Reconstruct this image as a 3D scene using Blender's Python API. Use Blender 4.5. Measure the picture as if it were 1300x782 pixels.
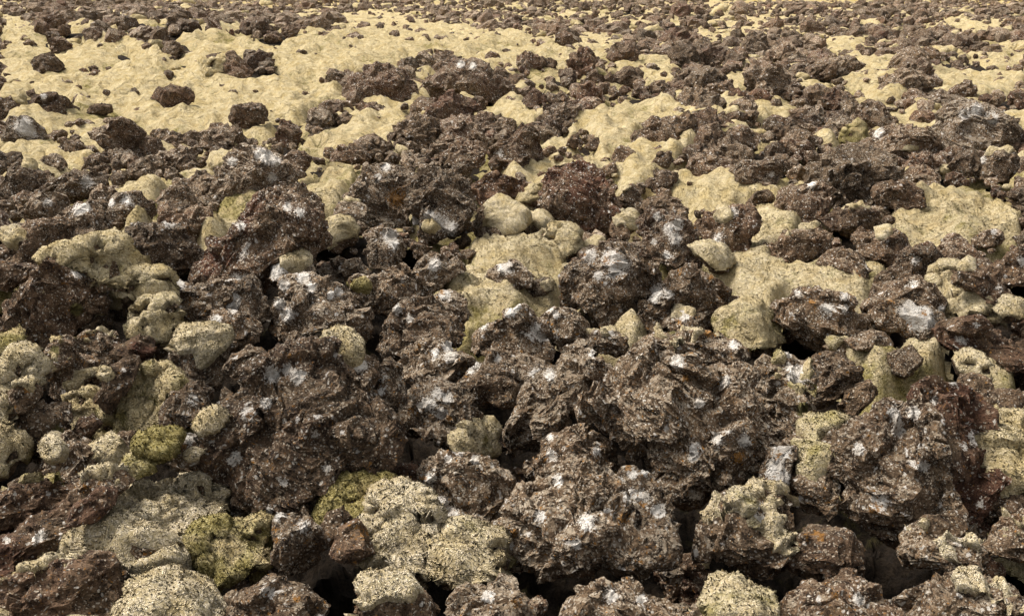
import bpy, math
import numpy as np
for o in list(bpy.data.objects): bpy.data.objects.remove(o)
SC = bpy.context.scene
COL = SC.collection
# ------------------------------------------------------------------ camera
W, HH, F = 1300.0, 782.0, 1276.0          # photograph size and focal length in its pixels
CAM_H, PITCH = 2.25, math.radians(18.5)
cam = bpy.data.cameras.new("camera"); cam_ob = bpy.data.objects.new("camera", cam); COL.objects.link(cam_ob)
cam.sensor_width = 36.0; cam.lens = 36.0 * F / W; cam.clip_start = 0.05; cam.clip_end = 2000
cam_ob.location = (0, 0, CAM_H); cam_ob.rotation_euler = (math.pi/2 - PITCH, 0, 0)
SC.camera = cam_ob
# ------------------------------------------------------------------ sky, sun, exposure (bright overcast)
SUN_EL, SUN_AZ = math.radians(56), math.radians(-74)     # azimuth from +Y (view direction), negative = to the left
world = bpy.data.worlds.new("World"); SC.world = world; world.use_nodes = True
wn = world.node_tree.nodes; wl = world.node_tree.links
sky = wn.new("ShaderNodeTexSky"); sky.sky_type = 'NISHITA'; sky.sun_disc = False
sky.sun_elevation = SUN_EL; sky.sun_rotation = SUN_AZ
sky.air_density = 1.0; sky.dust_density = 3.0
hs = wn.new("ShaderNodeHueSaturation"); hs.inputs['Saturation'].default_value = 0.10
wl.new(sky.outputs[0], hs.inputs['Color']); wl.new(hs.outputs[0], wn['Background'].inputs['Color'])
wn['Background'].inputs['Strength'].default_value = 0.064
sun = bpy.data.lights.new("sun", 'SUN'); sun.energy = 1.5; sun.angle = math.radians(24); sun.color = (1.0, 0.94, 0.86)
sun_ob = bpy.data.objects.new("sun", sun); COL.objects.link(sun_ob)
from mathutils import Vector
sd = Vector((math.sin(SUN_AZ)*math.cos(SUN_EL), math.cos(SUN_AZ)*math.cos(SUN_EL), math.sin(SUN_EL)))
sun_ob.rotation_euler = sd.to_track_quat('Z', 'Y').to_euler()
SC.view_settings.view_transform = 'Standard'; SC.view_settings.look = 'None'
SC.view_settings.gamma = 1.0; SC.view_settings.exposure = 2.06
SC.cycles.max_bounces = 5; SC.cycles.diffuse_bounces = 3
rng = np.random.default_rng(11)

# ------------------------------------------------------------------ noise in numpy
_perm = np.random.default_rng(5).permutation(256).astype(np.int32); _perm = np.concatenate([_perm]*3)
_g = np.random.default_rng(6).normal(size=(256, 3)).astype(np.float32); _g /= np.linalg.norm(_g, axis=1)[:, None]
def gn(P):
    P = np.asarray(P, np.float32); I = np.floor(P).astype(np.int32); f = P - I; I &= 255
    u = f*f*f*(f*(f*6-15)+10)
    X, Y, Z = I[:, 0], I[:, 1], I[:, 2]
    def c(dx, dy, dz):
        h = _perm[_perm[_perm[(X+dx) & 255] + ((Y+dy) & 255)] + ((Z+dz) & 255)]
        g = _g[h]; return g[:, 0]*(f[:, 0]-dx) + g[:, 1]*(f[:, 1]-dy) + g[:, 2]*(f[:, 2]-dz)
    def l(a, b, t): return a + (b-a)*t
    ux, uy, uz = u[:, 0], u[:, 1], u[:, 2]
    a = l(l(c(0,0,0), c(1,0,0), ux), l(c(0,1,0), c(1,1,0), ux), uy)
    b = l(l(c(0,0,1), c(1,0,1), ux), l(c(0,1,1), c(1,1,1), ux), uy)
    return l(a, b, uz)*1.6
def fbm(P, octs=3, gain=.5, lac=2.1):
    s = 0; a = 1.0; Q = np.asarray(P, np.float32)
    for i in range(octs):
        s = s + a*gn(Q + 17.3*i); a *= gain; Q = Q*lac
    return s
def ridge(P, octs=2):
    s = 0; a = 1.0; Q = np.asarray(P, np.float32)
    for i in range(octs):
        s = s + a*(0.45 - np.abs(gn(Q + 31.7*i))); a *= .5; Q = Q*2.2
    return s
def worley(P):
    P = np.asarray(P, np.float32); I = np.floor(P).astype(np.int32); f = P - I
    d1 = np.full(len(P), 9, np.float32); d2 = d1.copy()
    for dx in (-1, 0, 1):
        for dy in (-1, 0, 1):
            for dz in (-1, 0, 1):
                h = _perm[_perm[_perm[(I[:, 0]+dx) & 255] + ((I[:, 1]+dy) & 255)] + ((I[:, 2]+dz) & 255)]
                o = _g[h]*.45 + .5
                d = (f[:, 0]-dx-o[:, 0])**2 + (f[:, 1]-dy-o[:, 1])**2 + (f[:, 2]-dz-o[:, 2])**2
                m = d < d1; d2 = np.where(m, d1, np.minimum(d2, d)); d1 = np.where(m, d, d1)
    return np.sqrt(d1), np.sqrt(d2)
def facets(P):
    """piecewise flat blocks: every cell is a tilted plane with a step at its border"""
    P = np.asarray(P, np.float32); I = np.floor(P).astype(np.int32); f = P - I
    d1 = np.full(len(P), 9, np.float32); val = np.zeros(len(P), np.float32)
    for dx in (-1, 0, 1):
        for dy in (-1, 0, 1):
            for dz in (-1, 0, 1):
                h = _perm[_perm[_perm[(I[:, 0]+dx) & 255] + ((I[:, 1]+dy) & 255)] + ((I[:, 2]+dz) & 255)]
                o = _g[h]*.45 + .5; q = f - np.array([dx, dy, dz], np.float32) - o
                d = (q*q).sum(1); m = d < d1; g2 = _g[(h*7+13) & 255]
                val = np.where(m, (q*g2).sum(1) + .35*g2[:, 0], val); d1 = np.where(m, d, d1)
    return val
def sstep(a, b, x):
    t = np.clip((x-a)/(b-a), 0, 1); return t*t*(3-2*t)

# ------------------------------------------------------------------ pixel <-> place
cp, sp = math.cos(PITCH), math.sin(PITCH)
RIGHT = np.array([1., 0, 0]); UP = np.array([0, sp, cp]); FWD = np.array([0, cp, -sp]); CAMP = np.array([0, 0, CAM_H])
def ray(px, py):
    d = RIGHT*((px-W/2)/F) + UP*((HH/2-py)/F) + FWD
    return d/np.linalg.norm(d)
def project(V):
    D = V - CAMP; z = np.maximum(D @ FWD, 1e-3)
    return np.stack([W/2 + F*(D @ RIGHT)/z, HH/2 - F*(D @ UP)/z], 1), z
def terrain(x, y):
    """large relief of the lava field in metres"""
    x = np.asarray(x, float); y = np.asarray(y, float)
    h = 0.75*np.exp(-((x+9)/8.5)**2 - ((y-27)/5.5)**2)
    h = h + 0.30*np.exp(-((x-7)/5)**2 - ((y-14)/3.5)**2)
    h = h + 0.25*np.exp(-((x+3.2)/2.4)**2 - ((y-8.2)/1.8)**2)
    h = h + 0.10*np.sin(x*.55+1.3)*np.cos(y*.43) + 0.22*np.sin(x*.13+y*.09)*sstep(12, 30, y)
    h = h + 0.05*np.maximum(0, y-95)
    return h
def ground_hit(px, py):
    d = ray(px, py); t = np.concatenate([np.linspace(1.5, 14, 700), np.linspace(14.05, 160, 2500)])
    P = CAMP + d*t[:, None]; g = P[:, 2] - terrain(P[:, 0], P[:, 1])
    k = np.argmax(g < 0)
    return P[k] if g[k] < 0 else CAMP + d*120
def in_poly(X, Y, poly):
    n = len(poly); ins = np.zeros(X.shape, bool); j = n-1
    for i in range(n):
        xi, yi = poly[i]; xj, yj = poly[j]
        if yi != yj:
            ins ^= ((yi > Y) != (yj > Y)) & (X < (xj-xi)*(Y-yi)/(yj-yi) + xi)
        j = i
    return ins
def P2(s):
    a = np.array([float(v) for v in s.replace(',', ' ').split()]); return a.reshape(-1, 2)

# ------------------------------------------------------------------ mesh helpers
_cs = {}
def cube_sphere(n):
    if n in _cs: return _cs[n]
    t = np.tan(np.linspace(-1, 1, n+1)*math.pi/4); A, B = np.meshgrid(t, t, indexing='ij'); one = np.ones_like(A)
    V = []; Q = []; k = (n+1)**2
    idx = np.arange(k).reshape(n+1, n+1); q = np.stack([idx[:-1, :-1], idx[1:, :-1], idx[1:, 1:], idx[:-1, 1:]], -1).reshape(-1, 4)
    faces = [(A, B, one), (B, A, -one), (one, A, B), (-one, B, A), (B, one, A), (A, -one, B)]
    for i, f in enumerate(faces):
        V.append(np.stack([c.ravel() for c in f], 1)); Q.append(q + i*k)
    V = np.concatenate(V); Q = np.concatenate(Q); V /= np.linalg.norm(V, axis=1)[:, None]
    _, first, inv = np.unique(np.round(V, 5), axis=0, return_index=True, return_inverse=True)
    V = V[first]; Q = inv.ravel()[Q]
    fn = np.cross(V[Q[:, 2]]-V[Q[:, 0]], V[Q[:, 3]]-V[Q[:, 1]]); bad = (fn*V[Q].mean(1)).sum(1) < 0
    Q[bad] = Q[bad][:, ::-1]                                        # all faces outward
    _cs[n] = (V, Q.astype(np.int32)); return _cs[n]
def normals(V, Q):
    n = np.cross(V[Q[:, 2]]-V[Q[:, 0]], V[Q[:, 3]]-V[Q[:, 1]])
    N = np.zeros_like(V)
    for c in range(3):
        for k in range(4):
            N[:, c] += np.bincount(Q[:, k], n[:, c], minlength=len(V))
    return N/np.maximum(np.linalg.norm(N, axis=1), 1e-9)[:, None]
def tufts(V, Q, A, per_m2, size, seed, cap=60000, weight=None):
    """small moss leaves standing on the faces Q: returns their vertices, faces and attribute"""
    r = np.random.default_rng(seed); n = np.cross(V[Q[:, 2]]-V[Q[:, 0]], V[Q[:, 3]]-V[Q[:, 1]]); ar = np.linalg.norm(n, axis=1)/2
    n = n/np.maximum(ar*2, 1e-9)[:, None]; w = ar if weight is None else ar*weight; tot = w.sum(); k = int(min(cap, tot*per_m2))
    if k < 3: return np.zeros((0, 3)), np.zeros((0, 4), int), np.zeros((0, 4)), np.zeros((0, 3))
    f = r.choice(len(Q), k, p=w/tot); a, b = r.uniform(size=(2, k, 1)); q = Q[f]
    P = (V[q[:, 0]]*(1-a)+V[q[:, 1]]*a)*(1-b) + (V[q[:, 3]]*(1-a)+V[q[:, 2]]*a)*b
    d = n[f] + r.normal(0, .42, (k, 3)); d /= np.linalg.norm(d, axis=1)[:, None]
    s = np.cross(d, r.normal(size=(k, 3))); s /= np.maximum(np.linalg.norm(s, axis=1), 1e-6)[:, None]
    L = (size*r.uniform(.6, 1.5, k))[:, None]; wd = L*.40; P = P - n[f]*L*.25
    T = np.stack([P, P+d*L*.55+s*wd, P+d*L+s*wd*.15, P+d*L*.55-s*wd], 1).reshape(-1, 3)
    return T, np.arange(4*k).reshape(k, 4), np.repeat(A[q[:, 0]], 4, 0), np.repeat(n[f]*.8+d*.35, 4, 0)
def mesh_object(name, V, Q, mat, attrs=None, parent=None, origin=None, smooth=True, vnorm=None):
    V = np.asarray(V, np.float64)
    if origin is None: origin = np.zeros(3)
    me = bpy.data.meshes.new(name); Vl = (V-origin).astype(np.float32)
    me.vertices.add(len(Vl)); me.vertices.foreach_set("co", Vl.ravel())
    me.loops.add(Q.size); me.loops.foreach_set("vertex_index", Q.astype(np.int32).ravel())
    me.polygons.add(len(Q)); me.polygons.foreach_set("loop_start", np.arange(0, Q.size, 4, dtype=np.int32))
    me.update(calc_edges=True)
    me.polygons.foreach_set("use_smooth", np.broadcast_to(np.asarray(smooth, bool), (len(Q),)).copy())
    for k, v in (attrs or {}).items():
        a = me.attributes.new(k, 'FLOAT_COLOR', 'POINT'); a.data.foreach_set("color", np.ascontiguousarray(v, np.float32).ravel())
    if vnorm is not None:
        vn = vnorm/np.maximum(np.linalg.norm(vnorm, axis=1), 1e-6)[:, None]; me.normals_split_custom_set_from_vertices(vn.astype(np.float32))
    me.materials.append(mat)
    ob = bpy.data.objects.new(name, me); COL.objects.link(ob)
    if parent is None: ob.location = origin
    else: ob.parent = parent; ob.location = origin - np.array(parent.location)
    return ob
def tag(o, label=None, cat=None, group=None, kind=None):
    if label: o["label"] = label
    if cat: o["category"] = cat
    if group: o["group"] = group
    if kind: o["kind"] = kind
    return o
# ------------------------------------------------------------------ materials
class NT:
    def __init__(s, name):
        s.m = bpy.data.materials.new(name); s.m.use_nodes = True; s.t = s.m.node_tree
        s.b = s.t.nodes['Principled BSDF']; s.pos = s.t.nodes.new('ShaderNodeNewGeometry')
    def put(s, sock, v):
        if isinstance(v, bpy.types.NodeSocket): s.t.links.new(v, sock)
        elif v is not None:
            if sock.type == 'RGBA' and len(v) == 3: v = (*v, 1)
            sock.default_value = v
    def n(s, typ, out=0, ins=None, **kw):
        nd = s.t.nodes.new(typ)
        for k, v in kw.items(): setattr(nd, k, v)
        for k, v in (ins or {}).items(): s.put(nd.inputs[k], v)
        return nd.outputs[out]
    def noise(s, scale, detail=4, rough=.55, vec=None, out='Fac', dist=0):
        return s.n('ShaderNodeTexNoise', out, {'Vector': vec or s.pos.outputs['Position'], 'Scale': scale, 'Detail': detail, 'Roughness': rough, 'Distortion': dist})
    def vor(s, scale, out='Distance', feature='F1', vec=None, rnd=1.0):
        return s.n('ShaderNodeTexVoronoi', out, {'Vector': vec or s.pos.outputs['Position'], 'Scale': scale, 'Randomness': rnd}, feature=feature)
    def math(s, op, a, b=None, c=None):
        ins = {0: a}
        if b is not None: ins[1] = b
        if c is not None: ins[2] = c
        return s.n('ShaderNodeMath', 0, ins, operation=op)
    def step(s, v, a, b, lo=0., hi=1.):
        return s.n('ShaderNodeMapRange', 0, {'Value': v, 'From Min': a, 'From Max': b, 'To Min': lo, 'To Max': hi}, interpolation_type='SMOOTHSTEP')
    def mix(s, f, a, b, mode='MIX'):
        nd = s.t.nodes.new('ShaderNodeMix'); nd.data_type = 'RGBA'; nd.blend_type = mode
        s.put(nd.inputs[0], f); s.put(nd.inputs[6], a); s.put(nd.inputs[7], b); return nd.outputs[2]
    def attr(s, name):
        nd = s.t.nodes.new('ShaderNodeAttribute'); nd.attribute_name = name
        sep = s.n('ShaderNodeSeparateColor', 0, {'Color': nd.outputs['Color']}).node
        return sep.outputs[0], sep.outputs[1], sep.outputs[2], nd.outputs['Alpha']
    def bump(s, h, dist, strength=1.0, normal=None):
        return s.n('ShaderNodeBump', 0, {'Height': h, 'Distance': dist, 'Strength': strength, 'Normal': normal})

def lava_material(name):
    k = NT(name); red, pale, white, orange = k.attr('tint'); sw, so, sm, val = k.attr('splat')
    P = k.pos.outputs['Position']; nz = k.n('ShaderNodeSeparateXYZ', 2, {0: k.pos.outputs['Normal']})
    warp = k.n('ShaderNodeVectorMath', 0, {0: P, 1: k.n('ShaderNodeVectorMath', 0, {0: k.noise(9, 3, out='Color'), 1: (.08, .08, .08)}, operation='MULTIPLY')}, operation='ADD')
    big = k.noise(3.2, 5, .6); mid = k.noise(17, 6, .68); fine = k.noise(75, 5, .7); grit = k.noise(260, 3, .7)
    f = k.math('ADD', k.math('MULTIPLY', mid, .5), k.math('ADD', k.math('MULTIPLY', fine, .38), k.math('MULTIPLY', grit, .22)))
    base = k.mix(k.step(f, .43, .68), (.0120, .0076, .0046), (.250, .168, .100))
    redf = k.math('MULTIPLY', red, k.step(big, .3, .62))
    redc = k.mix(k.step(f, .36, .74), (.015, .0066, .0040), (.190, .088, .053))
    base = k.mix(redf, base, redc)
    # ochre film
    base = k.mix(k.math('MULTIPLY', k.step(k.noise(6.5, 4, .6, warp), .56, .72), k.math('MULTIPLY', orange, .5)), base, (.12, .066, .022))
    # pale crustose lichen: patches that follow noise, heavier on faces open to the sky
    up = k.step(nz, -.25, .9, -.03, .075)
    thr = k.math('SUBTRACT', .695, k.math('ADD', k.math('MULTIPLY', pale, .17), up))
    crust = k.math('ADD', k.math('MULTIPLY', k.noise(28, 5, .66, warp), .62), k.math('MULTIPLY', fine, .38))
    cm = k.step(k.math('SUBTRACT', crust, thr), -.005, .05)
    crustc = k.mix(k.step(k.noise(11, 3), .35, .65), (.26, .188, .118), (.43, .350, .255))
    base = k.mix(k.math('MULTIPLY', cm, .80), base, crustc)
    # round white specks and thalli
    def specks(scale, amount, lo, hi, col, keep):
        vd = k.vor(scale, 'Distance', vec=warp); vc = k.vor(scale, 'Color', vec=warp)
        r1 = k.n('ShaderNodeSeparateColor', 0, {'Color': vc})
        on = k.math('LESS_THAN', r1, k.math('MULTIPLY', amount, keep))
        edge = k.step(k.math('ADD', vd, k.math('MULTIPLY', k.math('SUBTRACT', fine, .5), .9)), lo, hi, 1., 0.)
        return k.math('MULTIPLY', on, edge), col
    for sc, am, lo, hi, c, kp in ((42, white, .22, .36, (.58, .53, .46), .42), (19, white, .20, .33, (.62, .57, .51), .13),
                                  (85, pale, .25, .42, (.46, .39, .30), .75), (30, orange, .16, .30, (.29, .14, .035), .07), (64, orange, .18, .34, (.32, .15, .04), .13)):
        mk, c = specks(sc, am, lo, hi, c, kp); base = k.mix(mk, base, c)
    # larger lichen patches at given places
    brk = k.math('ADD', k.math('MULTIPLY', k.noise(78, 5, .72, warp), .6), k.math('MULTIPLY', fine, .4))
    wm = k.step(k.math('ADD', sw, k.math('MULTIPLY', k.math('SUBTRACT', brk, .5), 3.8)), .47, .53)
    base = k.mix(wm, base, k.mix(k.step(mid, .35, .65), (.56, .50, .425), (.80, .75, .68)))
    om = k.step(k.math('ADD', so, k.math('MULTIPLY', k.math('SUBTRACT', k.noise(60, 4, .7, warp), .5), 4.5)), .62, .68)
    base = k.mix(k.math('MULTIPLY', om, .85), base, (.31, .145, .032))
    gm = k.step(k.math('ADD', sm, k.math('MULTIPLY', k.math('SUBTRACT', brk, .5), 1.6)), .45, .75)
    base = k.mix(gm, base, k.mix(fine, (.05, .045, .012), (.19, .16, .06)))
    # pores
    pore = k.step(k.vor(58, "Distance", vec=warp), .08, .26)
    base = k.mix(k.math('SUBTRACT', 1., pore), base, (.008, .006, .005))
    base = k.mix(1.0, base, k.n('ShaderNodeCombineColor', 0, {0: val, 1: val, 2: val}), 'MULTIPLY')
    k.put(k.b.inputs['Base Color'], base); k.b.inputs['Roughness'].default_value = .93; k.b.inputs['Specular IOR Level'].default_value = .18
    h = k.math('ADD', k.math('MULTIPLY', mid, 1.0), k.math('ADD', k.math('MULTIPLY', fine, .55), k.math('MULTIPLY', k.step(k.vor(48, 'Distance', vec=warp), .0, .5), .22)))
    h = k.math('ADD', h, k.math('MULTIPLY', grit, .16))
    k.put(k.b.inputs['Normal'], k.bump(h, .06, 1.0)); return k.m

def moss_material(name):
    k = NT(name); grey, green, gold, _ = k.attr('tone'); P = k.pos.outputs['Position']
    big = k.noise(1.4, 4, .6); mid = k.noise(7, 5, .6); fine = k.noise(70, 5, .72); grit = k.noise(240, 3, .75)
    st = k.n('ShaderNodeVectorMath', 0, {0: P, 1: (14, 34, 30)}, operation='MULTIPLY')
    strand = k.noise(1.0, 5, .7, st, dist=.6)
    tan_ = k.mix(k.step(mid, .32, .68), (.490, .388, .205), (.630, .532, .345))
    greyc = k.mix(k.step(mid, .32, .68), (.500, .415, .285), (.680, .600, .470))
    c = k.mix(grey, tan_, greyc)
    c = k.mix(k.math('MULTIPLY', gold, k.step(big, .4, .6)), c, (.46, .33, .12))
    c = k.mix(k.step(k.noise(2.6, 5, .68), .50, .70, 0., .45), c, (.46, .345, .14))
    gf = k.step(k.math('ADD', green, k.math('MULTIPLY', k.math('SUBTRACT', mid, .5), 1.6)), .36, .80)
    c = k.mix(gf, c, k.mix(k.step(fine, .35, .65), (.190, .158, .055), (.385, .325, .150)))
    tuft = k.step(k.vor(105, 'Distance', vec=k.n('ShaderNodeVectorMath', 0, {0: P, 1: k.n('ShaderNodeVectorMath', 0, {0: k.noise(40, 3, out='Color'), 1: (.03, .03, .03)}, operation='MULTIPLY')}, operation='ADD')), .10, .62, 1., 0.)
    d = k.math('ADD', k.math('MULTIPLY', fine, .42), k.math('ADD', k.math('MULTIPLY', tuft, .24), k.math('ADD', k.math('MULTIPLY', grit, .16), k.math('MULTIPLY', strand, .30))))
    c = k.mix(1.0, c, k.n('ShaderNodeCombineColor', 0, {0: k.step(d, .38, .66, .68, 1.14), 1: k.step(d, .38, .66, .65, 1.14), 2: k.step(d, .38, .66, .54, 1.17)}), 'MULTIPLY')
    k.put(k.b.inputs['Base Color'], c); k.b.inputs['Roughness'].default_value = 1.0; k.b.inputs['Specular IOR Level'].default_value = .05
    h = k.math('ADD', k.math('MULTIPLY', fine, .5), k.math('ADD', k.math('MULTIPLY', tuft, .22), k.math('MULTIPLY', strand, .6)))
    h = k.math('ADD', h, k.math('MULTIPLY', mid, .8))
    fold = k.math('ABSOLUTE', k.math('SUBTRACT', k.noise(4.2, 3, .5, dist=.4), .5))
    b1 = k.bump(fold, .34, 1.0)
    k.put(k.b.inputs['Normal'], k.bump(h, .032, 1.0, b1)); return k.m
def soil_material(name):
    k = NT(name); f = k.math('ADD', k.math('MULTIPLY', k.noise(20, 6, .7), .6), k.math('MULTIPLY', k.noise(90, 4, .7), .4))
    c = k.mix(k.step(f, .35, .7), (.007, .005, .0035), (.045, .032, .021))
    c = k.mix(k.step(k.noise(4, 5, .65), .56, .72), c, k.mix(k.step(f, .35, .65), (.03, .026, .007), (.09, .075, .026)))
    k.put(k.b.inputs['Base Color'], c); k.b.inputs['Roughness'].default_value = 1.0; k.b.inputs['Specular IOR Level'].default_value = .1
    k.put(k.b.inputs['Normal'], k.bump(f, .08, 1.0)); return k.m
LAVA = lava_material("lava_rock"); MOSS = moss_material("woolly_moss"); SOIL = soil_material("lava_grit")
# ------------------------------------------------------------------ the rocks one can tell apart
# outline in photograph pixels | red | pale crust | white specks | orange specks | moss cover | label | extra (lichen patches x,y,radius,kind; moss grey/green)
ROCKS = []; NUDGE = {4: 0.04, 8: 0.04, 22: 0.04, 27: 0.17, 33: 0.12, 34: 0.12, 39: 0.12, 43: 0.08, 45: 0.04, 47: 0.16, 48: 0.04, 49: 0.12, 50: 0.16, 53: 0.12, 57: 0.08, 65: 0.17, 69: 0.04, 73: 0.17, 74: 0.17, 80: 0.04, 82: 0.12, 100: 0.08, 102: 0.04, 111: 0.04, 115: 0.04, 116: 0.16, 123: 0.04, 131: 0.04, 135: 0.12, 137: 0.04, 138: 0.04, 150: 0.04, 154: 0.04, 155: 0.08, 156: 0.04, 157: 0.04, 175: 0.04, 36: 0.12, 41: 0.12, 136: 0.04, 58: 0.08, 63: 0.08, 107: 0.08, 108: 0.12, 165: 0.04, 23: 0.04, 40: 0.04, 25: 0.04}
def R(pts, red, pale, white, orange, moss, label, sp='', **kw):
    ROCKS.append(dict(pts=P2(pts), red=red, pale=pale, white=white, orange=orange, moss=moss, label=label,
                      sp=[(float(a), float(b), float(c), d) for a, b, c, d in (s.split(',') for s in sp.split())], **kw))
# --- front right
R("1158,468 1200,456 1216,478 1224,505 1236,550 1258,575 1276,615 1270,645 1240,655 1200,655 1180,600 1170,540", .9, .35, .35, .1, 0,
  "tall reddish slab with white lichen leaning against the broad layered boulder", "1210,480,9,w 1240,555,11,w 1187,508,6,w 1197,532,8,w 1245,640,6,w 1200,590,5,w 1224,565,4,w")
R("1061,583 1080,562 1082,520 1095,492 1125,476 1152,480 1168,510 1176,560 1200,600 1215,650 1180,662 1150,674 1120,668 1100,640 1075,612", .25, .7, .5, .25, 0,
  "broad grey-brown boulder with fine layers and a grey-orange lichen patch near its foot", "1116,638,13,w 1111,645,8,o 1140,545,9,w 1135,524,9,w 1160,524,9,w 1152,575,5,w 1157,587,5,w 1090,570,8,w 1171,592,8,w 1198,642,7,w 1145,620,5,w", strata=1)
R("735,535 760,500 790,478 800,462 820,450 850,448 875,462 885,472 905,468 940,480 960,510 985,545 970,580 945,590 930,632 915,634 900,610 890,600 880,620 868,618 850,595 840,585 810,575 770,560", .1, .85, .45, .55, 0,
  "huge knobbly grey-brown boulder with a round white lichen spot, overhanging a black hollow", "921,483,7,w 860,460,10,w 888,512,7,w 883,570,9,w 880,580,7,w 910,556,8,w 945,560,9,w 925,545,6,w 938,580,8,o 765,510,8,w 870,480,5,o")
R("895,655 912,635 940,625 965,618 1000,620 1005,650 1010,690 980,715 920,715 900,690", .1, .6, .35, .4, .35,
  "rounded boulder with grey-green moss on top below the white finger of rock", "965,660,10,w 960,642,6,w", grey=.7, green=.35)
R("965,600 985,565 1000,545 1008,552 1006,575 1000,600 992,625 970,628", .1, .8, .7, .6, 0,
  "narrow finger of rock crusted almost wholly white with lichen", "1000,556,13,w 992,572,13,w 985,590,10,w 988,580,6,o 978,600,8,w 995,605,10,w")
R("1000,590 1010,560 1025,540 1055,530 1085,535 1085,560 1068,580 1065,610 1060,645 1030,645 1005,620", .1, .6, .35, .35, .3,
  "olive moss-tufted rock with a thick white lichen crust along its upper right edge", "1062,546,15,w 1078,540,12,w 1048,552,10,w 1032,549,7,o 1032,547,6,w 1065,562,6,w", grey=.6, green=.5)
R("998,690 1010,672 1035,660 1065,668 1088,690 1092,722 1010,728", .3, .4, .2, .8, 0,
  "low round brown rock with yellow-orange lichen dots", "1043,682,6,o 1035,676,4,o 1026,680,4,o")
R("1150,690 1165,680 1195,670 1215,672 1235,685 1243,712 1160,720", .1, .8, .6, .5, .15,
  "low pale rock with a big white and orange lichen patch on its right shoulder", "1220,682,11,w 1226,682,6,o 1197,677,7,w", grey=.6)
R("1160,672 1175,655 1190,651 1200,665 1195,680 1170,684", .1, .5, .3, .1, 0, "small wedge-shaped stone tucked under the broad layered boulder")
R("1262,690 1275,665 1300,652 1330,660 1330,710 1270,715", .2, .5, .3, .2, .1, "dark crumbly rock beside the moss bank with the green fringe")
R("880,692 885,672 898,667 910,690 903,712 882,712", .1, .7, .3, .3, 0, "little knob of stone standing in the black hollow")
R("1255,660 1268,640 1290,625 1310,630 1315,655 1285,668", .2, .4, .3, .1, 0, "dark rough rock at the foot of the green moss bank")
# --- front centre
R("628,700 640,660 655,632 690,600 720,588 765,595 785,610 790,650 780,700 700,730", .1, .8, .4, .5, 0,
  "large brown boulder with an oblong white lichen streak on its flat upper face", "708,610,8,w 685,655,8,w 688,662,6,w 745,662,12,w 730,690,8,w 651,676,5,o 645,690,7,w")
R("765,640 785,600 795,588 815,588 828,605 845,622 855,640 846,660 848,700 800,728 755,718 752,670", .1, .8, .7, .5, 0,
  "boulder splashed with many white lichen patches and a yellow-orange rim on its crest", "797,592,6,o 818,596,7,w 803,602,7,w 787,612,6,w 800,628,10,w 816,630,9,w 836,648,10,w 770,655,10,w 755,668,9,w 770,672,11,w 790,658,7,o 778,668,7,o 815,640,5,o")
R("665,580 680,555 700,542 740,540 775,560 790,580 782,606 740,602 700,602 680,605", .1, .7, .45, .8, 0,
  "flat-topped rock crusted with orange and white lichen between two large brown boulders", "700,578,8,w 720,573,5,w 656,580,5,o 692,580,5,o 676,580,5,o 757,572,6,w 698,555,5,w")
R("528,600 545,570 560,556 580,565 600,582 625,592 645,605 655,625 645,650 620,672 590,680 555,672 535,650 525,620", .1, .9, .5, .6, 0,
  "grey boulder with white and orange lichen on its peak above a moss bank", "568,560,9,w 581,570,9,w 545,607,9,w 537,606,5,o 561,638,9,w 569,583,6,w 603,583,6,w 560,557,5,o 575,650,8,w")
R("500,525 503,495 530,478 560,485 590,505 615,530 632,555 640,575 618,586 585,582 560,562 530,548 505,542", .1, .85, .6, .7, .25,
  "domed boulder speckled white and orange, with a tan moss cushion on its right flank", "545,512,10,w 568,505,8,w 560,525,8,w 568,532,5,o 555,500,8,w 525,520,6,o 535,518,7,w", mpos=(606,558,34), grey=.5, green=.3)
R("642,545 655,510 680,490 700,470 705,455 718,440 735,435 755,450 770,470 785,490 778,507 750,517 720,522 700,548 680,562 655,566", .05, .8, .35, .35, 0,
  "arched brown boulder with a smooth lit left limb leaning over a dark gap", "698,476,8,w 752,449,6,w 745,532,4,w")
R("572,495 600,468 625,445 645,440 652,468 656,490 650,512 630,522 605,516 590,508", .1, .6, .35, .4, 0,
  "dark slanting slab with a bright lichened left edge between dome and arch", "603,462,8,w 596,470,6,w 590,476,4,o 632,455,5,w")
R("642,468 650,455 665,448 690,460 704,467 690,482 665,494 650,502", .1, .7, .4, .4, 0, "small grey slab wedged between the dark slanting slab and the arched boulder", "668,477,4,o 680,475,8,w")
R("470,665 495,632 520,608 535,620 545,655 562,690 545,722 490,724 468,692", 0, .5, .2, .1, 1,
  "long pale grey moss bank sloping down beside the peaked grey boulder", grey=.75, green=.15)
R("545,690 565,672 600,678 640,690 650,720 600,735 550,730", 0, .5, .2, .1, 1, "greenish grey moss pad at the foot of the peaked grey boulder", grey=.6, green=.35)
R("422,702 432,672 455,660 470,675 477,702 450,716", .8, .4, .2, .7, 0, "small rusty orange stone beside the pale moss bank", "455,668,5,o 462,678,6,o 450,680,5,o")
R("408,640 425,625 450,612 480,606 505,612 500,640 470,655 440,662 415,660", 0, .4, .1, .1, 1, "flat olive green moss cushion under the overhang of the great dark boulder", grey=.05, green=.85)
R("348,694 352,655 375,640 405,635 410,662 412,700 380,724 345,718", .1, .8, .5, .8, 0,
  "squat grey-brown boulder with orange dots standing below the great dark boulder", "355,655,8,w 348,672,4,o 385,668,9,w 380,668,4,o 390,686,4,o 350,686,4,o")
R("408,668 415,650 435,645 450,660 440,680 418,690", .1, .3, .2, .2, 0, "small dark stone squeezed beside the squat orange-dotted boulder")
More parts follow.
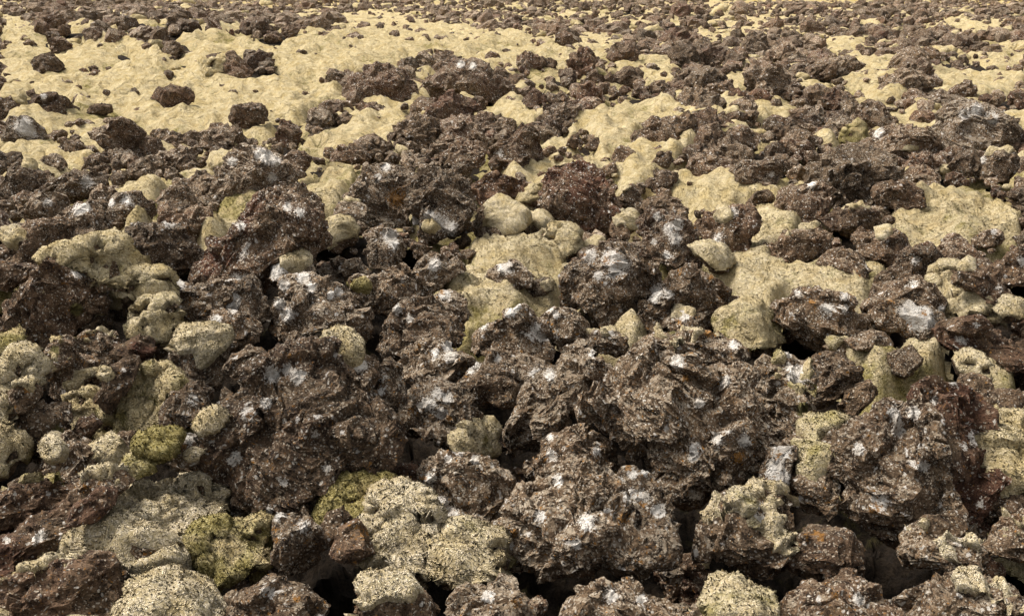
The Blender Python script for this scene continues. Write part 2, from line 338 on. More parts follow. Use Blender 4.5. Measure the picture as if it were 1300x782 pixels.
# --- front left
R("232,560 245,530 280,500 330,480 345,465 390,460 440,470 475,498 492,540 482,580 440,605 420,622 400,652 345,672 320,674 280,660 262,630 240,600", .25, .45, .6, .3, 0,
  "great dark brown boulder speckled white, with a deep black hollow under one side", "345,475,12,w 378,478,10,w 315,525,10,w 317,527,6,o 338,512,8,w 398,550,7,w 300,580,8,w 295,585,7,w 415,595,6,w 268,558,5,w 270,556,3,o 365,470,7,w 360,612,6,w 300,655,7,w 342,646,5,w", big=1)
R("385,452 395,430 410,420 445,423 465,440 480,470 470,492 430,492 395,482", .1, .7, .5, .5, .6,
  "rock with a domed tan moss cap and white lichen stripe on the great dark boulder", "445,466,9,w 458,464,9,w 390,453,5,o", grey=.35, green=.25, mpos=(436,438,36))
R("480,490 485,465 500,455 512,470 515,500 505,540 495,580 482,560", .1, .6, .5, .5, 0, "narrow dark rock face speckled white beside the deep hollow", "484,478,7,w 484,479,4,o 485,497,6,w")
R("108,660 130,640 165,620 195,605 225,592 255,605 274,630 270,660 250,692 230,724 140,724 112,692", .1, .5, .3, .3, 1,
  "big mound of pale grey woolly moss with an orange lichen fleck", grey=.8, green=.12)
R("255,690 262,672 285,668 320,672 345,685 340,715 290,728 258,720", 0, .4, .2, .2, 1, "yellow-green moss strip along the foot of the great dark boulder", grey=.25, green=.6)
R("-6,692 15,672 40,655 80,652 110,658 122,680 118,712 20,718 -25,705", .85, .3, .2, .1, 0,
  "dark red-brown rock with two white lichen splashes", "52,681,8,w 47,684,6,w 87,681,6,w 8,686,5,w")
R("-22,642 -10,615 20,618 60,612 95,620 112,635 97,650 50,655 0,662", .4, .4, .3, .1, .12, "dark hollow-fronted rock above the red-brown one with white splashes", grey=.5, green=.6)
R("82,656 100,640 130,622 148,630 142,646 115,662", .75, .2, .1, .2, 0, "smooth dark red slab lying at the edge of the big pale moss mound")
R("90,622 110,608 140,602 165,600 178,610 150,625 120,635 100,636", .2, .6, .3, .7, .2, "brown rubbly slab with orange flecks above the smooth dark red slab", "128,605,5,o 108,618,5,o", grey=.6)
R("112,575 125,565 150,553 170,553 187,565 177,585 160,600 135,602 115,592", .1, .5, .2, .1, .5, "grey rock half covered by moss with a green right edge", grey=.6, green=.35, mpos=(137,572,24))
R("150,600 165,585 180,572 206,571 197,590 175,606", .3, .4, .2, .2, .8, "thin slab with a bright green-edged moss top", grey=.4, green=.5)
R("50,592 65,570 80,558 105,552 120,565 126,590 115,612 70,614", .1, .6, .4, .3, .3, "rock with a pale moss rim on its left and a speckled dark face", grey=.7, green=.2, mpos=(70,570,20))
R("15,545 20,525 40,505 55,497 75,505 86,520 82,545 86,570 60,586 30,582", .1, .5, .25, .2, 0, "dark grey-brown boulder with a mossy dent in its lower half", "22,530,4,o 72,550,12,m")
R("-24,480 0,460 25,455 45,470 50,485 35,500 10,510 -24,505", 0, .4, .2, .2, 1, "soft grey-tan moss hump above the dark boulder with the mossy dent", grey=.55, green=.2)
R("-24,535 0,502 14,508 17,530 8,545 18,575 -5,588 -24,580", 0, .4, .2, .2, 1, "rounded moss lump beside the dark boulder with the mossy dent", grey=.5, green=.3)
R("10,500 25,488 45,485 52,500 40,515 20,522", .2, .5, .2, .3, .2, "small dark stone with a brown orange stain under the soft moss hump", "33,496,6,o", grey=.5)
R("55,475 70,460 100,450 118,460 125,480 115,500 90,508 68,497", .15, .6, .4, .4, .55, "rock with a curled moss rim and a fuzzy grey moss ball on its side", "63,482,4,o", grey=.6, green=.2, mpos=(105,485,24))
R("122,500 135,480 150,460 165,453 180,460 170,480 155,500 138,521 128,519", .2, .3, .3, .1, .12, "dark leaning slab with a pale moss back beside the green moss slope", "157,470,3,w", grey=.4, mpos=(133,474,14))
R("78,525 90,508 115,500 128,512 128,530 100,540 82,538", 0, .4, .2, .2, 1, "grey-tan moss pillow under the dark leaning slab", grey=.45, green=.3)
R("92,545 105,530 120,528 127,540 118,552 100,556", .4, .3, .2, .1, 0, "small dark reddish stone lying below the grey-tan moss pillow")
R("128,545 150,520 168,495 175,475 195,460 218,475 220,520 226,562 190,567 150,556", 0, .3, .2, .1, 1, "broad green and tan moss slope between dark rocks", grey=.35, green=.5)
R("178,560 195,550 220,546 222,565 200,575 185,575", 0, .3, .1, .1, 1, "small bright green moss tuft below the green and tan moss slope", grey=.1, green=.85)
R("205,520 220,498 240,485 265,490 275,502 262,522 245,540 215,546", .2, .6, .4, .5, 0, "brown crumbly rock beside the great dark boulder", "220,530,4,o 245,505,7,w")
R("222,572 230,548 248,540 262,553 256,575 240,590 225,590", .1, .7, .5, .5, .35, "grey rock with a dazzling white lichen patch edged orange", "238,553,12,w 234,568,5,o", grey=.8, mpos=(252,578,18))
R("250,545 262,530 285,522 290,535 275,552 258,560", .1, .6, .3, .3, .7, "pale moss-topped slab beside the dazzling white lichen patch", grey=.75)
# --- left middle
R("218,455 224,425 250,417 285,424 290,447 285,475 270,492 240,497 222,482", .05, .6, .3, .15, .62, "upright block with a thick grey-tan moss cap and a dark grey front", grey=.6, green=.15, mpos=(255,432,40))
R("5,400 20,370 30,355 60,335 95,327 112,335 127,346 129,365 120,382 110,397 95,417 60,437 30,442 8,427", .3, .45, .4, .2, .1,
  "big sloping brown boulder with two white lichen bars near its crest", "93,331,5,w 100,345,9,w 108,345,7,w 80,360,3,o 97,393,10,m 65,385,12,m", grey=.4, mpos=(62,380,16))
R("55,327 75,318 110,312 140,304 156,306 167,325 167,347 150,359 125,352 110,337 80,331", 0, .4, .2, .1, .92, "long tan moss-covered boulder overhanging a black gap", grey=.25, green=.25)
R("168,322 178,300 195,285 215,275 235,285 249,310 251,337 225,347 195,344 174,340", .1, .55, .4, .15, 0, "round dark bumpy boulder standing behind the tan moss pad", "215,280,10,w 172,328,5,w")
R("85,287 90,268 105,259 125,268 139,280 131,300 115,313 95,310", .1, .6, .5, .1, 0, "dark upright rock with a frosted grey top behind the long moss-covered boulder", "100,266,8,w 110,264,6,w")
R("0,322 10,300 30,285 60,278 87,285 76,305 55,322 40,337 5,338", .15, .5, .4, .1, .15, "dark slab with slanting layers and a pale moss edge", grey=.5, mpos=(18,300,18), strata=1)
R("-20,345 0,330 40,335 50,350 20,362 -20,362", .2, .4, .2, .1, 0, "low dark rock in the shade under the slanting layered slab")
R("147,367 165,350 180,342 205,350 222,355 216,372 190,382 160,377", 0, .4, .2, .1, 1, "tan moss pad in front of the round dark bumpy boulder", grey=.3, green=.2)
R("172,402 185,385 215,373 222,400 216,437 195,442 180,427", 0, .4, .2, .1, 1, "steep tan moss slope with one dark slit", grey=.35, green=.25)
R("137,391 142,378 160,371 187,380 181,396 160,404 140,404", .1, .6, .4, .2, .3, "ring-shaped mossy stone with a dark hole", grey=.5, mpos=(148,383,13))
R("92,432 110,415 140,420 156,435 151,452 130,464 105,452", .2, .6, .35, .4, .1, "crumbly brown rock with orange flecks beside the rusty red one", "108,428,4,o 117,425,4,o", grey=.5)
R("135,452 150,435 175,428 197,435 192,452 170,462 145,464", 1.6, .1, .1, .3, 0, "rusty brick red crumbly rock at the foot of the steep moss slope", "150,440,15,r 175,440,17,r 190,442,14,r")
R("55,452 65,435 90,426 101,445 90,462 65,467", .2, .5, .3, .1, .15, "small brown rock with a greenish grey stain below the big sloping boulder", "70,445,8,m", grey=.6)
R("100,410 118,398 140,400 142,415 120,425", .2, .6, .3, .2, .1, "small grey-brown rock below the black gap", grey=.5)
R("-12,445 0,425 22,420 26,435 18,452 -10,455", 0, .3, .1, .1, 1, "yellow-green moss lump below the big sloping brown boulder", grey=.1, green=.6)
R("-12,375 0,355 20,352 26,365 20,385 -5,395", 0, .3, .1, .1, 1, "olive yellow moss lump at the shoulder of the big sloping brown boulder", grey=.1, green=.65)
R("215,388 222,362 245,351 270,363 287,380 282,407 250,417 225,417", .1, .8, .6, .5, 0, "grey rock frosted with white lichen and orange dots beside a dark hollow", "226,360,10,w 243,380,4,o 252,395,4,o")
R("248,357 265,335 290,300 310,280 330,255 345,238 370,229 390,238 398,265 399,290 411,310 390,326 350,332 340,352 310,367 280,377 260,372", .35, .65, .75, .1, 0,
  "massive dark boulder with a dull red left edge and dense white specks", "300,285,20,r 285,310,20,r 272,335,20,r 320,262,16,r 306,287,6,w 380,270,7,w 365,263,6,w 315,315,7,w 305,355,8,w", big=1)
R("342,352 350,328 370,321 393,323 399,345 396,360 365,362", .05, .9, .6, .1, .45, "block with a pale tan moss cap and white-crusted left side", "350,345,11,w 358,338,8,w", grey=.55, mpos=(375,330,22))
R("345,402 350,375 365,355 385,345 420,353 450,365 471,380 477,402 466,427 440,427 410,422 375,427 350,422", .08, .85, .65, .4, 0,
  "wide lumpy grey boulder speckled white under the block with the pale moss cap", "385,352,9,w 360,362,8,w 395,365,7,w 420,375,6,w 430,370,6,w 365,400,10,w 355,385,8,w")
R("285,402 295,375 315,353 335,360 346,380 346,402 325,412 300,410", .1, .75, .5, .35, 0, "ragged grey rock with a white streak beside the wide lumpy boulder", "297,380,9,w 295,390,8,w 293,400,6,w")
R("262,432 268,402 295,390 320,398 333,420 312,437 280,442", .1, .7, .4, .6, 0, "low brown rock with orange flecks in front of the ragged grey rock", "293,412,5,o 275,405,7,w 296,393,6,w")
R("290,474 298,450 325,435 347,440 349,467 330,484 305,484", .1, .5, .3, .4, 0, "dull brown rock behind the small tan moss patch", "338,440,4,o")
R("345,455 355,435 380,425 392,432 385,450 362,462", .1, .7, .4, .6, 0, "little brown rock with orange and white flecks beside the domed moss cap", "360,430,6,w 372,438,4,o")
# --- centre middle
R("508,467 515,445 540,435 565,429 580,440 601,455 596,472 570,487 530,487 510,482", .1, .9, .6, .45, 0, "pale rounded boulder with a bold white lichen stripe down its middle", "570,440,9,w 572,452,9,w 553,448,6,w 530,440,5,o", moss2=1)
R("480,442 490,410 510,390 540,379 565,385 591,400 592,427 570,437 540,447 500,452", .15, .7, .5, .45, 0, "broad dark rock with a bright left crest behind the white-striped boulder", "505,395,6,w 502,387,6,w 520,405,5,w")
R("470,382 478,347 510,340 535,345 551,365 541,387 505,397 480,397", .1, .75, .5, .5, .12, "brown rock carrying one small yellow-green moss cushion", "440,350,6,w", mpos=(459,364,12), green=.7, grey=0)
R("440,382 448,352 470,345 482,362 478,386 460,392", .1, .75, .5, .4, .3, "rock with a square yellow-green moss cushion beside the wide lumpy boulder", mpos=(457,364,14), green=.6, grey=0)
R("520,350 535,335 560,320 580,328 590,345 575,352 550,370 530,372", .1, .8, .6, .5, 0, "ragged lichen-speckled ledge along the mossy hollow", "552,335,8,w 551,342,7,w 570,320,5,w")
R("540,405 550,375 565,365 588,378 595,400 580,410 555,412", .1, .75, .5, .5, 0, "rough lichened rock at the left rim of the mossy hollow", "565,375,8,w 560,370,4,o")
R("595,442 605,417 625,402 650,390 668,395 690,410 709,430 707,452 680,464 650,457 620,452", .1, .75, .5, .6, 0, "layered brown rock with orange lichen and a white patch on its brow", "680,418,8,w 686,428,7,w 650,398,8,w 668,427,6,w 612,412,7,w", strata=1)
R("636,404 645,392 660,383 672,395 668,410 650,415", .1, .8, .5, .6, 0, "small peaked rock with a white lichen tip at the mouth of the mossy hollow", "655,388,8,w 648,398,7,w")
R("690,427 695,400 712,386 730,395 745,410 752,425 735,437 710,442", .1, .7, .5, .4, 0, "dark jagged rock at the right rim of the mossy hollow", "697,390,7,w 706,400,5,w")
R("735,430 755,418 785,420 800,432 795,448 765,450 742,445", .1, .7, .4, .4, .15, "brown slab with small moss tufts beside the jagged rock", "775,424,5,w", grey=.4)
R("715,367 720,345 740,325 770,314 800,320 825,335 846,345 841,367 825,387 810,407 790,414 770,407 745,392 725,382", .1, .8, .7, .7, 0,
  "stout dark boulder with a white and orange lichen crown", "748,325,10,w 775,328,12,w 790,335,11,w 782,342,10,w 740,323,5,o 770,330,5,o 785,334,5,o 760,350,7,w 770,360,6,w", big=1)
R("815,402 825,375 840,355 865,345 895,350 915,360 940,370 956,385 930,397 905,410 880,422 845,427 820,422", .1, .75, .5, .7, 0,
  "long low brown boulder dotted with orange beside the stout crowned boulder", "835,370,10,w 830,378,8,w 865,345,5,o 903,352,4,o 915,376,4,o 850,375,6,w")
R("845,400 860,387 880,398 905,418 900,432 870,428 848,418", .1, .7, .5, .7, .15, "brown rock with a bold white patch above two bright orange lichen spots", "867,398,10,w 862,408,4,o 903,422,6,o", grey=.5)
R("798,457 815,435 840,417 865,420 890,424 915,425 930,432 941,447 925,462 900,472 870,474 840,472 810,474", .1, .75, .5, .5, .1, "dark ledge with two bright orange lichen spots behind the huge knobbly boulder", "899,422,6,o 907,422,5,o 932,438,7,w 825,438,9,w 853,418,8,m", grey=.5)
R("905,412 930,395 955,386 980,394 990,408 997,432 970,442 945,444 925,437", .05, .5, .3, .2, .85, "rounded boulder wrapped in tan and green moss", grey=.3, green=.4)
R("955,482 965,455 985,440 1005,445 1021,460 1026,480 1018,500 1031,520 1026,547 1000,552 975,542 960,512", .05, .9, .6, .5, .1, "grey boulder with white lichen patches down its right side", "997,447,9,w 1015,470,8,w 1006,478,8,w 1014,485,9,w 1003,466,6,w 1005,487,4,o 1020,520,12,m", grey=.5, green=.5)
R("1020,492 1025,460 1040,441 1060,440 1080,455 1091,480 1076,497 1050,507 1030,517", .15, .6, .3, .3, 0, "blocky brown rock overhanging a dark recess")
R("1068,520 1075,490 1095,480 1110,490 1100,510 1085,530", .1, .5, .3, .2, 0, "small dark rock in the recess beside the broad layered boulder")
R("985,412 990,385 1010,369 1040,372 1080,375 1099,385 1096,412 1086,432 1050,440 1010,432", .15, .7, .5, .5, 0, "broad dark boulder with white lichen dots in front of the moss terrace", "1050,392,8,w 1072,392,6,w 1048,398,6,w 1072,376,6,w 1030,384,5,o 1012,372,5,w", strata=1)
R("1092,402 1100,382 1125,378 1142,385 1142,412 1125,427 1100,424", .1, .6, .3, .5, 0, "brown rock between the broad dark boulder and the white-crusted one", "1130,383,5,o")
R("1133,412 1140,388 1160,376 1180,380 1193,400 1196,422 1170,427 1145,422", .05, .9, .9, .8, 0, "round boulder crusted nearly all white with orange edges", "1160,392,14,w 1158,405,14,w 1172,400,13,w 1150,395,10,w 1148,415,9,o 1168,412,10,w 1180,410,8,w 1172,398,5,o")
R("1110,377 1125,360 1160,354 1185,365 1196,385 1203,412 1185,395 1150,382 1120,387", .25, .4, .4, .1, 0, "dark ledge between the peaked boulder and the white-crusted one", "1160,361,6,w 1195,392,6,w")
R("1113,367 1130,345 1140,325 1160,315 1175,307 1185,325 1189,350 1187,370 1160,372 1130,372", .2, .5, .45, .05, 0, "peaked brown boulder with slanting grain beside the wide moss flat", "1162,330,5,w 1160,362,5,w", strata=1)
R("1187,347 1200,332 1216,338 1217,367 1200,382 1188,374", 0, .4, .2, .1, .95, "upright moss-clad lump beside the peaked boulder", grey=.35, green=.25)
# --- right middle
R("1200,427 1215,410 1240,415 1270,428 1312,430 1325,457 1280,462 1250,457 1225,447 1205,442", .85, .25, .3, .1, 0, "long dark red-brown rock with a sharp top edge", "1218,431,6,w")
R("1198,416 1210,396 1235,400 1257,412 1245,422 1215,424", .6, .3, .3, .1, 0, "dark red rock leaning on the long red-brown one", "1240,413,4,w")
R("1203,397 1215,378 1235,364 1250,375 1263,390 1267,404 1230,407", 0, .4, .2, .1, .95, "pyramid of tan moss over a rock on the right slope", grey=.4, green=.1)
R("1212,347 1230,334 1250,345 1270,360 1287,380 1270,387 1245,372 1220,362", .3, .4, .4, .1, .15, "dark ridge-like rock running behind the moss pyramid", "1268,366,5,w", grey=.5, mpos=(1225,335,14))
R("1253,352 1265,330 1285,312 1302,318 1314,350 1290,357 1265,364", .3, .4, .4, .1, 0, "angular brown rock at the edge of the wide moss flat", "1298,332,6,w")
R("1198,327 1210,310 1225,307 1241,322 1243,337 1215,337", .3, .4, .3, .1, 0, "flat brown rock in front of the wide moss flat")
R("1233,309 1245,298 1260,291 1272,300 1266,309 1240,314", .2, .5, .4, .05, 0, "small dark rock stranded in the wide moss flat", "1262,294,4,w")
R("1262,395 1275,380 1295,385 1300,402 1280,408", 0, .4, .2, .1, .8, "moss-topped stone beside the moss pyramid", grey=.5)
R("1218,480 1240,472 1258,485 1259,505 1240,517 1223,502", .15, .4, .2, .1, 0, "dark rock under the pale moss shelf beside the reddish slab")
R("1258,516 1265,497 1285,491 1297,505 1292,520 1270,524", .15, .3, .2, .2, 0, "smooth dark stone lying on the pale moss bank")
R("1212,458 1235,450 1250,463 1254,487 1235,488 1220,475", .05, .6, .4, .1, .6, "rock with a pale moss sheet hanging over it next to the reddish slab", grey=.5)
R("1122,457 1135,440 1160,436 1171,448 1162,462 1152,477 1135,472", .1, .6, .3, .1, 0, "dark rubbly stone between tan moss patches behind the layered boulder")
R("1076,440 1095,425 1125,421 1134,432 1126,443 1090,445", .2, .5, .3, .1, 0, "low dark stone on the moss in front of the round white-crusted boulder")
R("1048,440 1062,428 1078,432 1080,445 1060,450", .1, .6, .3, .1, .5, "small moss-edged stone next to the blocky brown rock", green=.4)
R("813,322 817,285 818,262 828,257 840,273 865,279 880,294 891,320 880,337 868,347 845,332 820,324", .5, .5, .6, .05, 0, "jagged dark red-brown boulder with pale lichen streaks on the moss", "857,303,8,w 848,290,7,w 830,307,4,w 847,324,5,w 860,285,8,w 835,275,6,w")
R("883,292 895,275 920,265 935,257 960,261 967,275 955,292 946,302 949,327 935,334 918,322 898,307", .45, .45, .5, .05, .08, "long broken dark rock joined to the jagged boulder", "932,269,6,w 912,305,6,w", grey=.5, mpos=(918,275,13))
R("876,312 895,304 915,314 928,330 921,342 905,340 890,327", .1, .4, .2, .05, .8, "small rock under a tan moss blanket in front of the broken dark rock", grey=.4)
R("866,348 872,332 885,330 888,346 876,354", .1, .6, .5, .1, 0, "small dark knob in front of the jagged boulder")
R("688,282 690,250 695,215 705,194 720,188 740,200 755,215 775,230 790,250 796,266 775,277 760,292 735,294 710,292", 1.0, .45, .6, .1, 0,
  "great wine red boulder with white flecks rising above its neighbours", big=1)
R("600,287 610,265 635,254 655,264 677,280 672,297 650,307 625,310 610,302", .1, .5, .3, .1, .55, "moss-draped boulder with a dark undercut front", grey=.45, green=.15, mpos=(645,270,34))
R("660,310 680,300 700,293 722,286 734,300 732,318 700,324 672,322", 0, .4, .2, .1, 1, "pale moss hump in front of the great wine red boulder", grey=.3, green=.1)
R("660,290 668,275 690,268 702,280 700,296 680,302", 0, .5, .3, .1, .7, "small mossy lump leaning on the great wine red boulder", grey=.45)
R("772,290 780,278 795,285 800,300 785,308", .2, .4, .3, .1, .2, "small dark stone at the right foot of the great wine red boulder", grey=.5)
R("780,272 792,263 806,270 808,285 792,292", 0, .4, .2, .1, .9, "little round moss lump beside the great wine red boulder", grey=.4)
R("620,350 640,330 665,332 680,350 672,362 640,365", .1, .8, .6, .2, 0, "grey lichened stone lying in the mossy hollow", "640,338,10,w")
R("650,366 665,355 695,352 705,365 690,375 660,376", .1, .7, .5, .1, .5, "flat pale stone with moss beside the stout crowned boulder", grey=.6, mpos=(695,362,12))
R("445,272 450,225 455,205 485,194 515,199 532,220 522,250 507,277 480,287 460,287", .1, .75, .6, .3, 0, "large rough brown crag with an ochre stain on its right", "505,252,14,o 490,212,6,w 480,225,5,w", big=1)
R("520,262 525,230 545,209 570,214 591,235 602,260 594,292 570,312 545,314 530,297", .1, .8, .7, .35, .06, "pale speckled crag with a grey knob next to the ochre-stained one", "560,285,9,w 545,275,8,w 525,283,7,w 573,290,9,w", big=1, mpos=(548,288,12), grey=.4)
R("465,317 478,298 500,292 517,305 513,327 490,340 470,337", .1, .85, .7, .2, 0, "rounded stone densely frosted with white lichen below the rough crags", "495,300,10,w 500,310,8,w")
R("405,302 420,282 440,277 454,285 450,307 430,320 412,314", .1, .6, .4, .1, .7, "rock with a tan moss roof beside the rough crags", grey=.35)
R("422,280 430,258 450,250 465,262 462,282 440,288", .1, .7, .5, .15, .1, "dark rock above the one with the tan moss roof", grey=.3)
R("268,252 280,225 295,200 315,189 345,189 360,205 373,220 371,234 345,242 320,247 300,264 275,264", .15, .75, .6, .1, 0, "conical grey boulder with pale lichen bands on the left slope", "340,200,9,w 330,195,8,w 350,205,7,w 295,205,6,w 345,225,6,w", big=1)
# --- far left
R("195,122 205,112 225,106 240,114 241,126 222,135 205,131", .4, .3, .25, 0, 0, "lone oval dark stone lying on the open tan moss")
R("43,80 50,70 65,69 78,82 77,93 60,94 48,89", .15, .35, .3, 0, 0, "lone round dark stone on the upper tan moss slope")
R("281,93 285,72 297,64 310,75 318,90 310,98 290,98", .5, .35, .3, 0, 0, "wedge-shaped reddish boulder poking out of the tan moss")
R("262,90 272,76 288,70 290,84 276,97", .05, .4, .2, 0, .9, "small moss-covered lump leaning on the wedge-shaped reddish boulder", grey=.1)
R("137,167 150,148 160,146 170,158 183,172 175,180 155,172", .3, .4, .3, 0, 0, "dark slanted boulder with a smooth right edge below the open moss")
R("118,172 140,159 160,165 182,176 179,192 150,194 130,187", .2, .7, .5, .1, 0, "grey lichened rock in front of the dark slanted boulder", "145,163,7,w")
R("178,187 190,173 202,177 208,191 195,197", .2, .5, .4, .05, 0, "small dark round rock beside the grey lichened one")
R("3,172 20,150 38,147 51,165 49,177 20,179", .05, .95, .8, .05, 0, "pale grey boulder veined with whitish lichen", "30,160,12,w 38,168,9,w")
R("33,142 45,125 65,117 85,130 96,147 85,154 55,154", .3, .4, .4, .05, 0, "dark craggy mass below a moss overhang", "55,123,5,w")
R("75,187 85,177 100,180 109,193 90,198", .15, .5, .4, 0, 0, "small dark rock beside the pale veined boulder")
R("3,237 15,215 35,206 48,220 51,242 30,252 8,247", .15, .6, .5, .05, .15, "rough brown boulder under a curved moss rim", mpos=(40,206,14), grey=.2)
R("56,242 75,225 95,221 137,221 126,242 100,252 70,254", .15, .7, .5, .1, 0, "heap-like lichened rock with a smooth grey flank", "110,232,8,w")
R("198,252 212,235 230,229 246,240 244,260 215,267", .15, .5, .4, .1, 0, "dark crumbly rock beside the small moss flat")
R("128,267 145,250 170,246 197,255 191,274 160,282 138,280", .15, .7, .6, .2, 0, "white-flecked rock behind the dark upright one", "140,257,6,w 160,255,7,w")
R("28,267 45,250 70,247 87,258 76,274 45,277", .15, .7, .5, .1, 0, "brown lichened rock behind the slanting layered slab", "60,258,6,w")
R("109,140 118,132 140,133 142,142 125,144", .1, .2, .1, 0, 0, "dark flat stone under a moss lip on the open moss")
R("350,172 360,152 380,157 384,170 373,184 358,180", .7, .35, .4, 0, 0, "dark red rock at the left end of a moss tongue")
R("350,212 365,195 385,191 398,205 386,215 365,217", .3, .5, .5, 0, 0, "dark rock at the right foot of the conical grey boulder")
R("418,202 435,185 460,177 471,190 466,204 440,205", .35, .4, .4, 0, 0, "low dark rock at the front of the long moss tongue")
R("290,150 298,135 320,130 338,140 335,155 310,160", .3, .45, .4, 0, 0, "dark lumpy rock above the moss patch beside the red rock")
R("437,120 450,95 475,84 510,90 532,105 527,122 490,130 450,132", .55, .5, .55, .05, .05, "big reddish brown outcrop behind the long moss tongue", grey=.2)
R("532,120 550,95 575,77 605,77 625,95 642,112 636,127 600,124 560,122", .5, .5, .6, .05, 0, "big peaked reddish outcrop with white flecks on its crest", "600,84,5,w 585,82,5,w")
R("540,152 548,132 572,120 600,127 612,138 592,153 560,156", .75, .3, .4, 0, 0, "dark red rock in front of the peaked outcrop")
R("622,192 640,172 660,154 675,160 691,185 686,202 650,207 630,205", .55, .5, .5, .1, 0, "pointed dark rock with a reddish face behind the wine red boulder", "635,193,5,w")
R("662,130 672,112 688,111 693,128 680,134", .7, .3, .3, 0, 0, "small pointed dark red rock on the far moss")
R("586,247 610,225 640,219 669,230 672,250 650,260 610,257", .6, .35, .4, .05, 0, "dark red rubbly rock beside the great wine red boulder", "672,228,5,w")
R("660,255 680,235 698,233 694,255 680,262", 0, .3, .2, 0, .95, "triangular tan moss lump against the great wine red boulder", grey=.1)
R("560,205 575,185 605,178 622,192 610,210 580,212", .4, .5, .5, .1, 0, "dark rock beside the pointed dark rock")
# --- far right
R("1188,172 1195,150 1215,134 1245,131 1270,145 1287,165 1281,182 1255,190 1225,192 1200,187", .2, .9, .8, .05, 0, "large rounded boulder powdered all over with pale lichen", "1240,140,9,w 1260,150,8,w 1225,145,8,w", big=1)
R("1065,174 1075,160 1092,155 1096,176 1080,180", 0, .3, .1, 0, .9, "angular block of olive moss-covered stone among dark rubble", green=.55, grey=.1)
R("1098,187 1115,165 1150,161 1180,170 1192,186 1170,200 1120,202", .25, .65, .6, .05, .08, "wide dark rock in front of the angular olive block", "1115,168,8,w", grey=.3, mpos=(1155,185,12))
R("1086,157 1095,132 1115,124 1130,140 1132,162 1105,167", .3, .6, .5, .05, 0, "rough dark rock behind the wide dark rock")
R("1243,207 1255,195 1280,192 1292,210 1276,227 1250,224", .15, .75, .5, .1, .1, "grey-brown rock with a dark right hollow below the pale powdered boulder", "1247,203,5,w", grey=.3)
R("1208,212 1218,194 1238,192 1244,210 1228,222", .2, .5, .5, .05, 0, "dark upright rock below the pale powdered boulder")
R("1106,252 1120,235 1145,231 1165,240 1167,257 1140,264 1115,264", .3, .4, .4, .05, 0, "very dark rock beside the moss flat at the right", big=0)
R("1043,282 1060,262 1085,257 1110,270 1132,280 1122,292 1080,297", .4, .4, .4, .05, .1, "dark flaky rock with moss scraps uphill of the peaked boulder", grey=.3)
R("1078,312 1095,290 1120,289 1145,300 1154,322 1130,332 1100,324", .3, .5, .5, .05, .15, "dark round-backed rock with tan moss on its crown", grey=.4, mpos=(1122,297,12))
R("1040,337 1055,318 1080,314 1102,340 1098,358 1070,342", .2, .5, .5, .05, 0, "low dark rock at the back edge of the moss terrace")
R("965,332 980,310 1005,298 1030,284 1047,300 1047,322 1020,332 1000,344 975,340", .35, .5, .4, .1, .08, "dark brown boulder with a blocky face at the moss edge", grey=.4)
R("983,277 985,255 1005,235 1040,229 1052,250 1047,274 1015,282", .35, .5, .5, .05, 0, "dark boulder with a flat top beside the small moss flat", "1030,234,6,w")
R("948,260 958,245 975,239 981,252 973,263", .3, .35, .3, 0, 0, "small dark angular rock at the corner of the small moss flat")
R("798,183 815,165 825,148 838,142 852,160 864,182 840,188", .25, .5, .45, 0, 0, "sharp-peaked dark rock on the far moss slope")
R("820,236 835,218 850,213 860,225 857,240 835,243", .25, .4, .35, .05, 0, "dark brown stone beside the small moss flat")
R("861,212 880,198 905,194 926,200 932,213 905,226 875,224", .35, .5, .5, 0, 0, "dark broken rock behind the small moss flat")
R("928,217 950,205 985,199 999,215 981,229 945,230", .3, .55, .5, 0, 0, "grey-brown rock behind the right end of the small moss flat", "980,222,4,w")
R("918,172 935,158 955,157 967,170 956,187 930,184", .2, .6, .5, 0, 0, "grey knobbly rock below a narrow moss saddle")
R("829,207 838,194 850,192 857,203 846,212", .15, .3, .3, 0, 0, "little black-looking rock on the moss beside the broken rocks")
R("776,202 788,185 803,189 809,203 790,209", .3, .4, .4, 0, 0, "small rough dark rock near the little black-looking one")
R("720,184 726,170 735,168 740,183 730,187", .3, .4, .4, 0, .1, "small block standing on moss above the wine red boulder")
R("742,186 748,175 760,174 763,185 752,190", .2, .4, .4, 0, 0, "small round rock next to the small standing block")
R("778,256 795,235 812,232 820,246 812,258 790,262", .2, .4, .3, 0, .2, "brown hump beside the small moss flat", grey=.3)
# --- below the photograph's lower edge the field goes on
R("-20,770 10,735 70,722 130,735 150,775 120,820 20,825", .4, .5, .3, .2, .1, "broad dark rock just below the red-brown rock with white splashes", grey=.6)
R("160,775 180,742 230,735 265,750 275,790 230,825 170,820", .1, .6, .3, .2, .7, "rock under a grey moss cap below the big pale moss mound", grey=.7, green=.2)
R("290,785 305,748 350,735 400,742 420,780 390,830 310,830", .1, .8, .5, .5, 0, "squarish grey boulder below the squat orange-dotted boulder", "340,752,9,w 375,760,5,o")
R("430,780 445,745 500,735 545,748 560,785 530,825 450,828", .2, .6, .4, .3, .3, "rock with moss on its crown below the long pale moss bank", grey=.6, green=.2)
R("570,790 585,752 640,742 690,750 700,790 660,830 590,830", .1, .8, .5, .5, 0, "blocky brown boulder below the greenish moss pad", "620,757,9,w 655,765,6,o")
R("710,790 730,748 790,738 850,748 865,790 820,830 730,830", .1, .8, .5, .5, 0, "boulder below the boulder splashed with white lichen", "775,756,10,w 815,762,8,w")
R("875,790 890,745 930,732 975,742 990,785 950,828 890,825", .1, .6, .4, .3, .4, "rock with an olive moss top below the black hollow", grey=.5, green=.4)
R("1000,790 1020,750 1075,738 1125,748 1140,790 1100,830 1020,830", .3, .6, .4, .5, 0, "lumpy brown rock below the round rock with yellow-orange dots", "1060,755,6,o 1090,760,8,w")
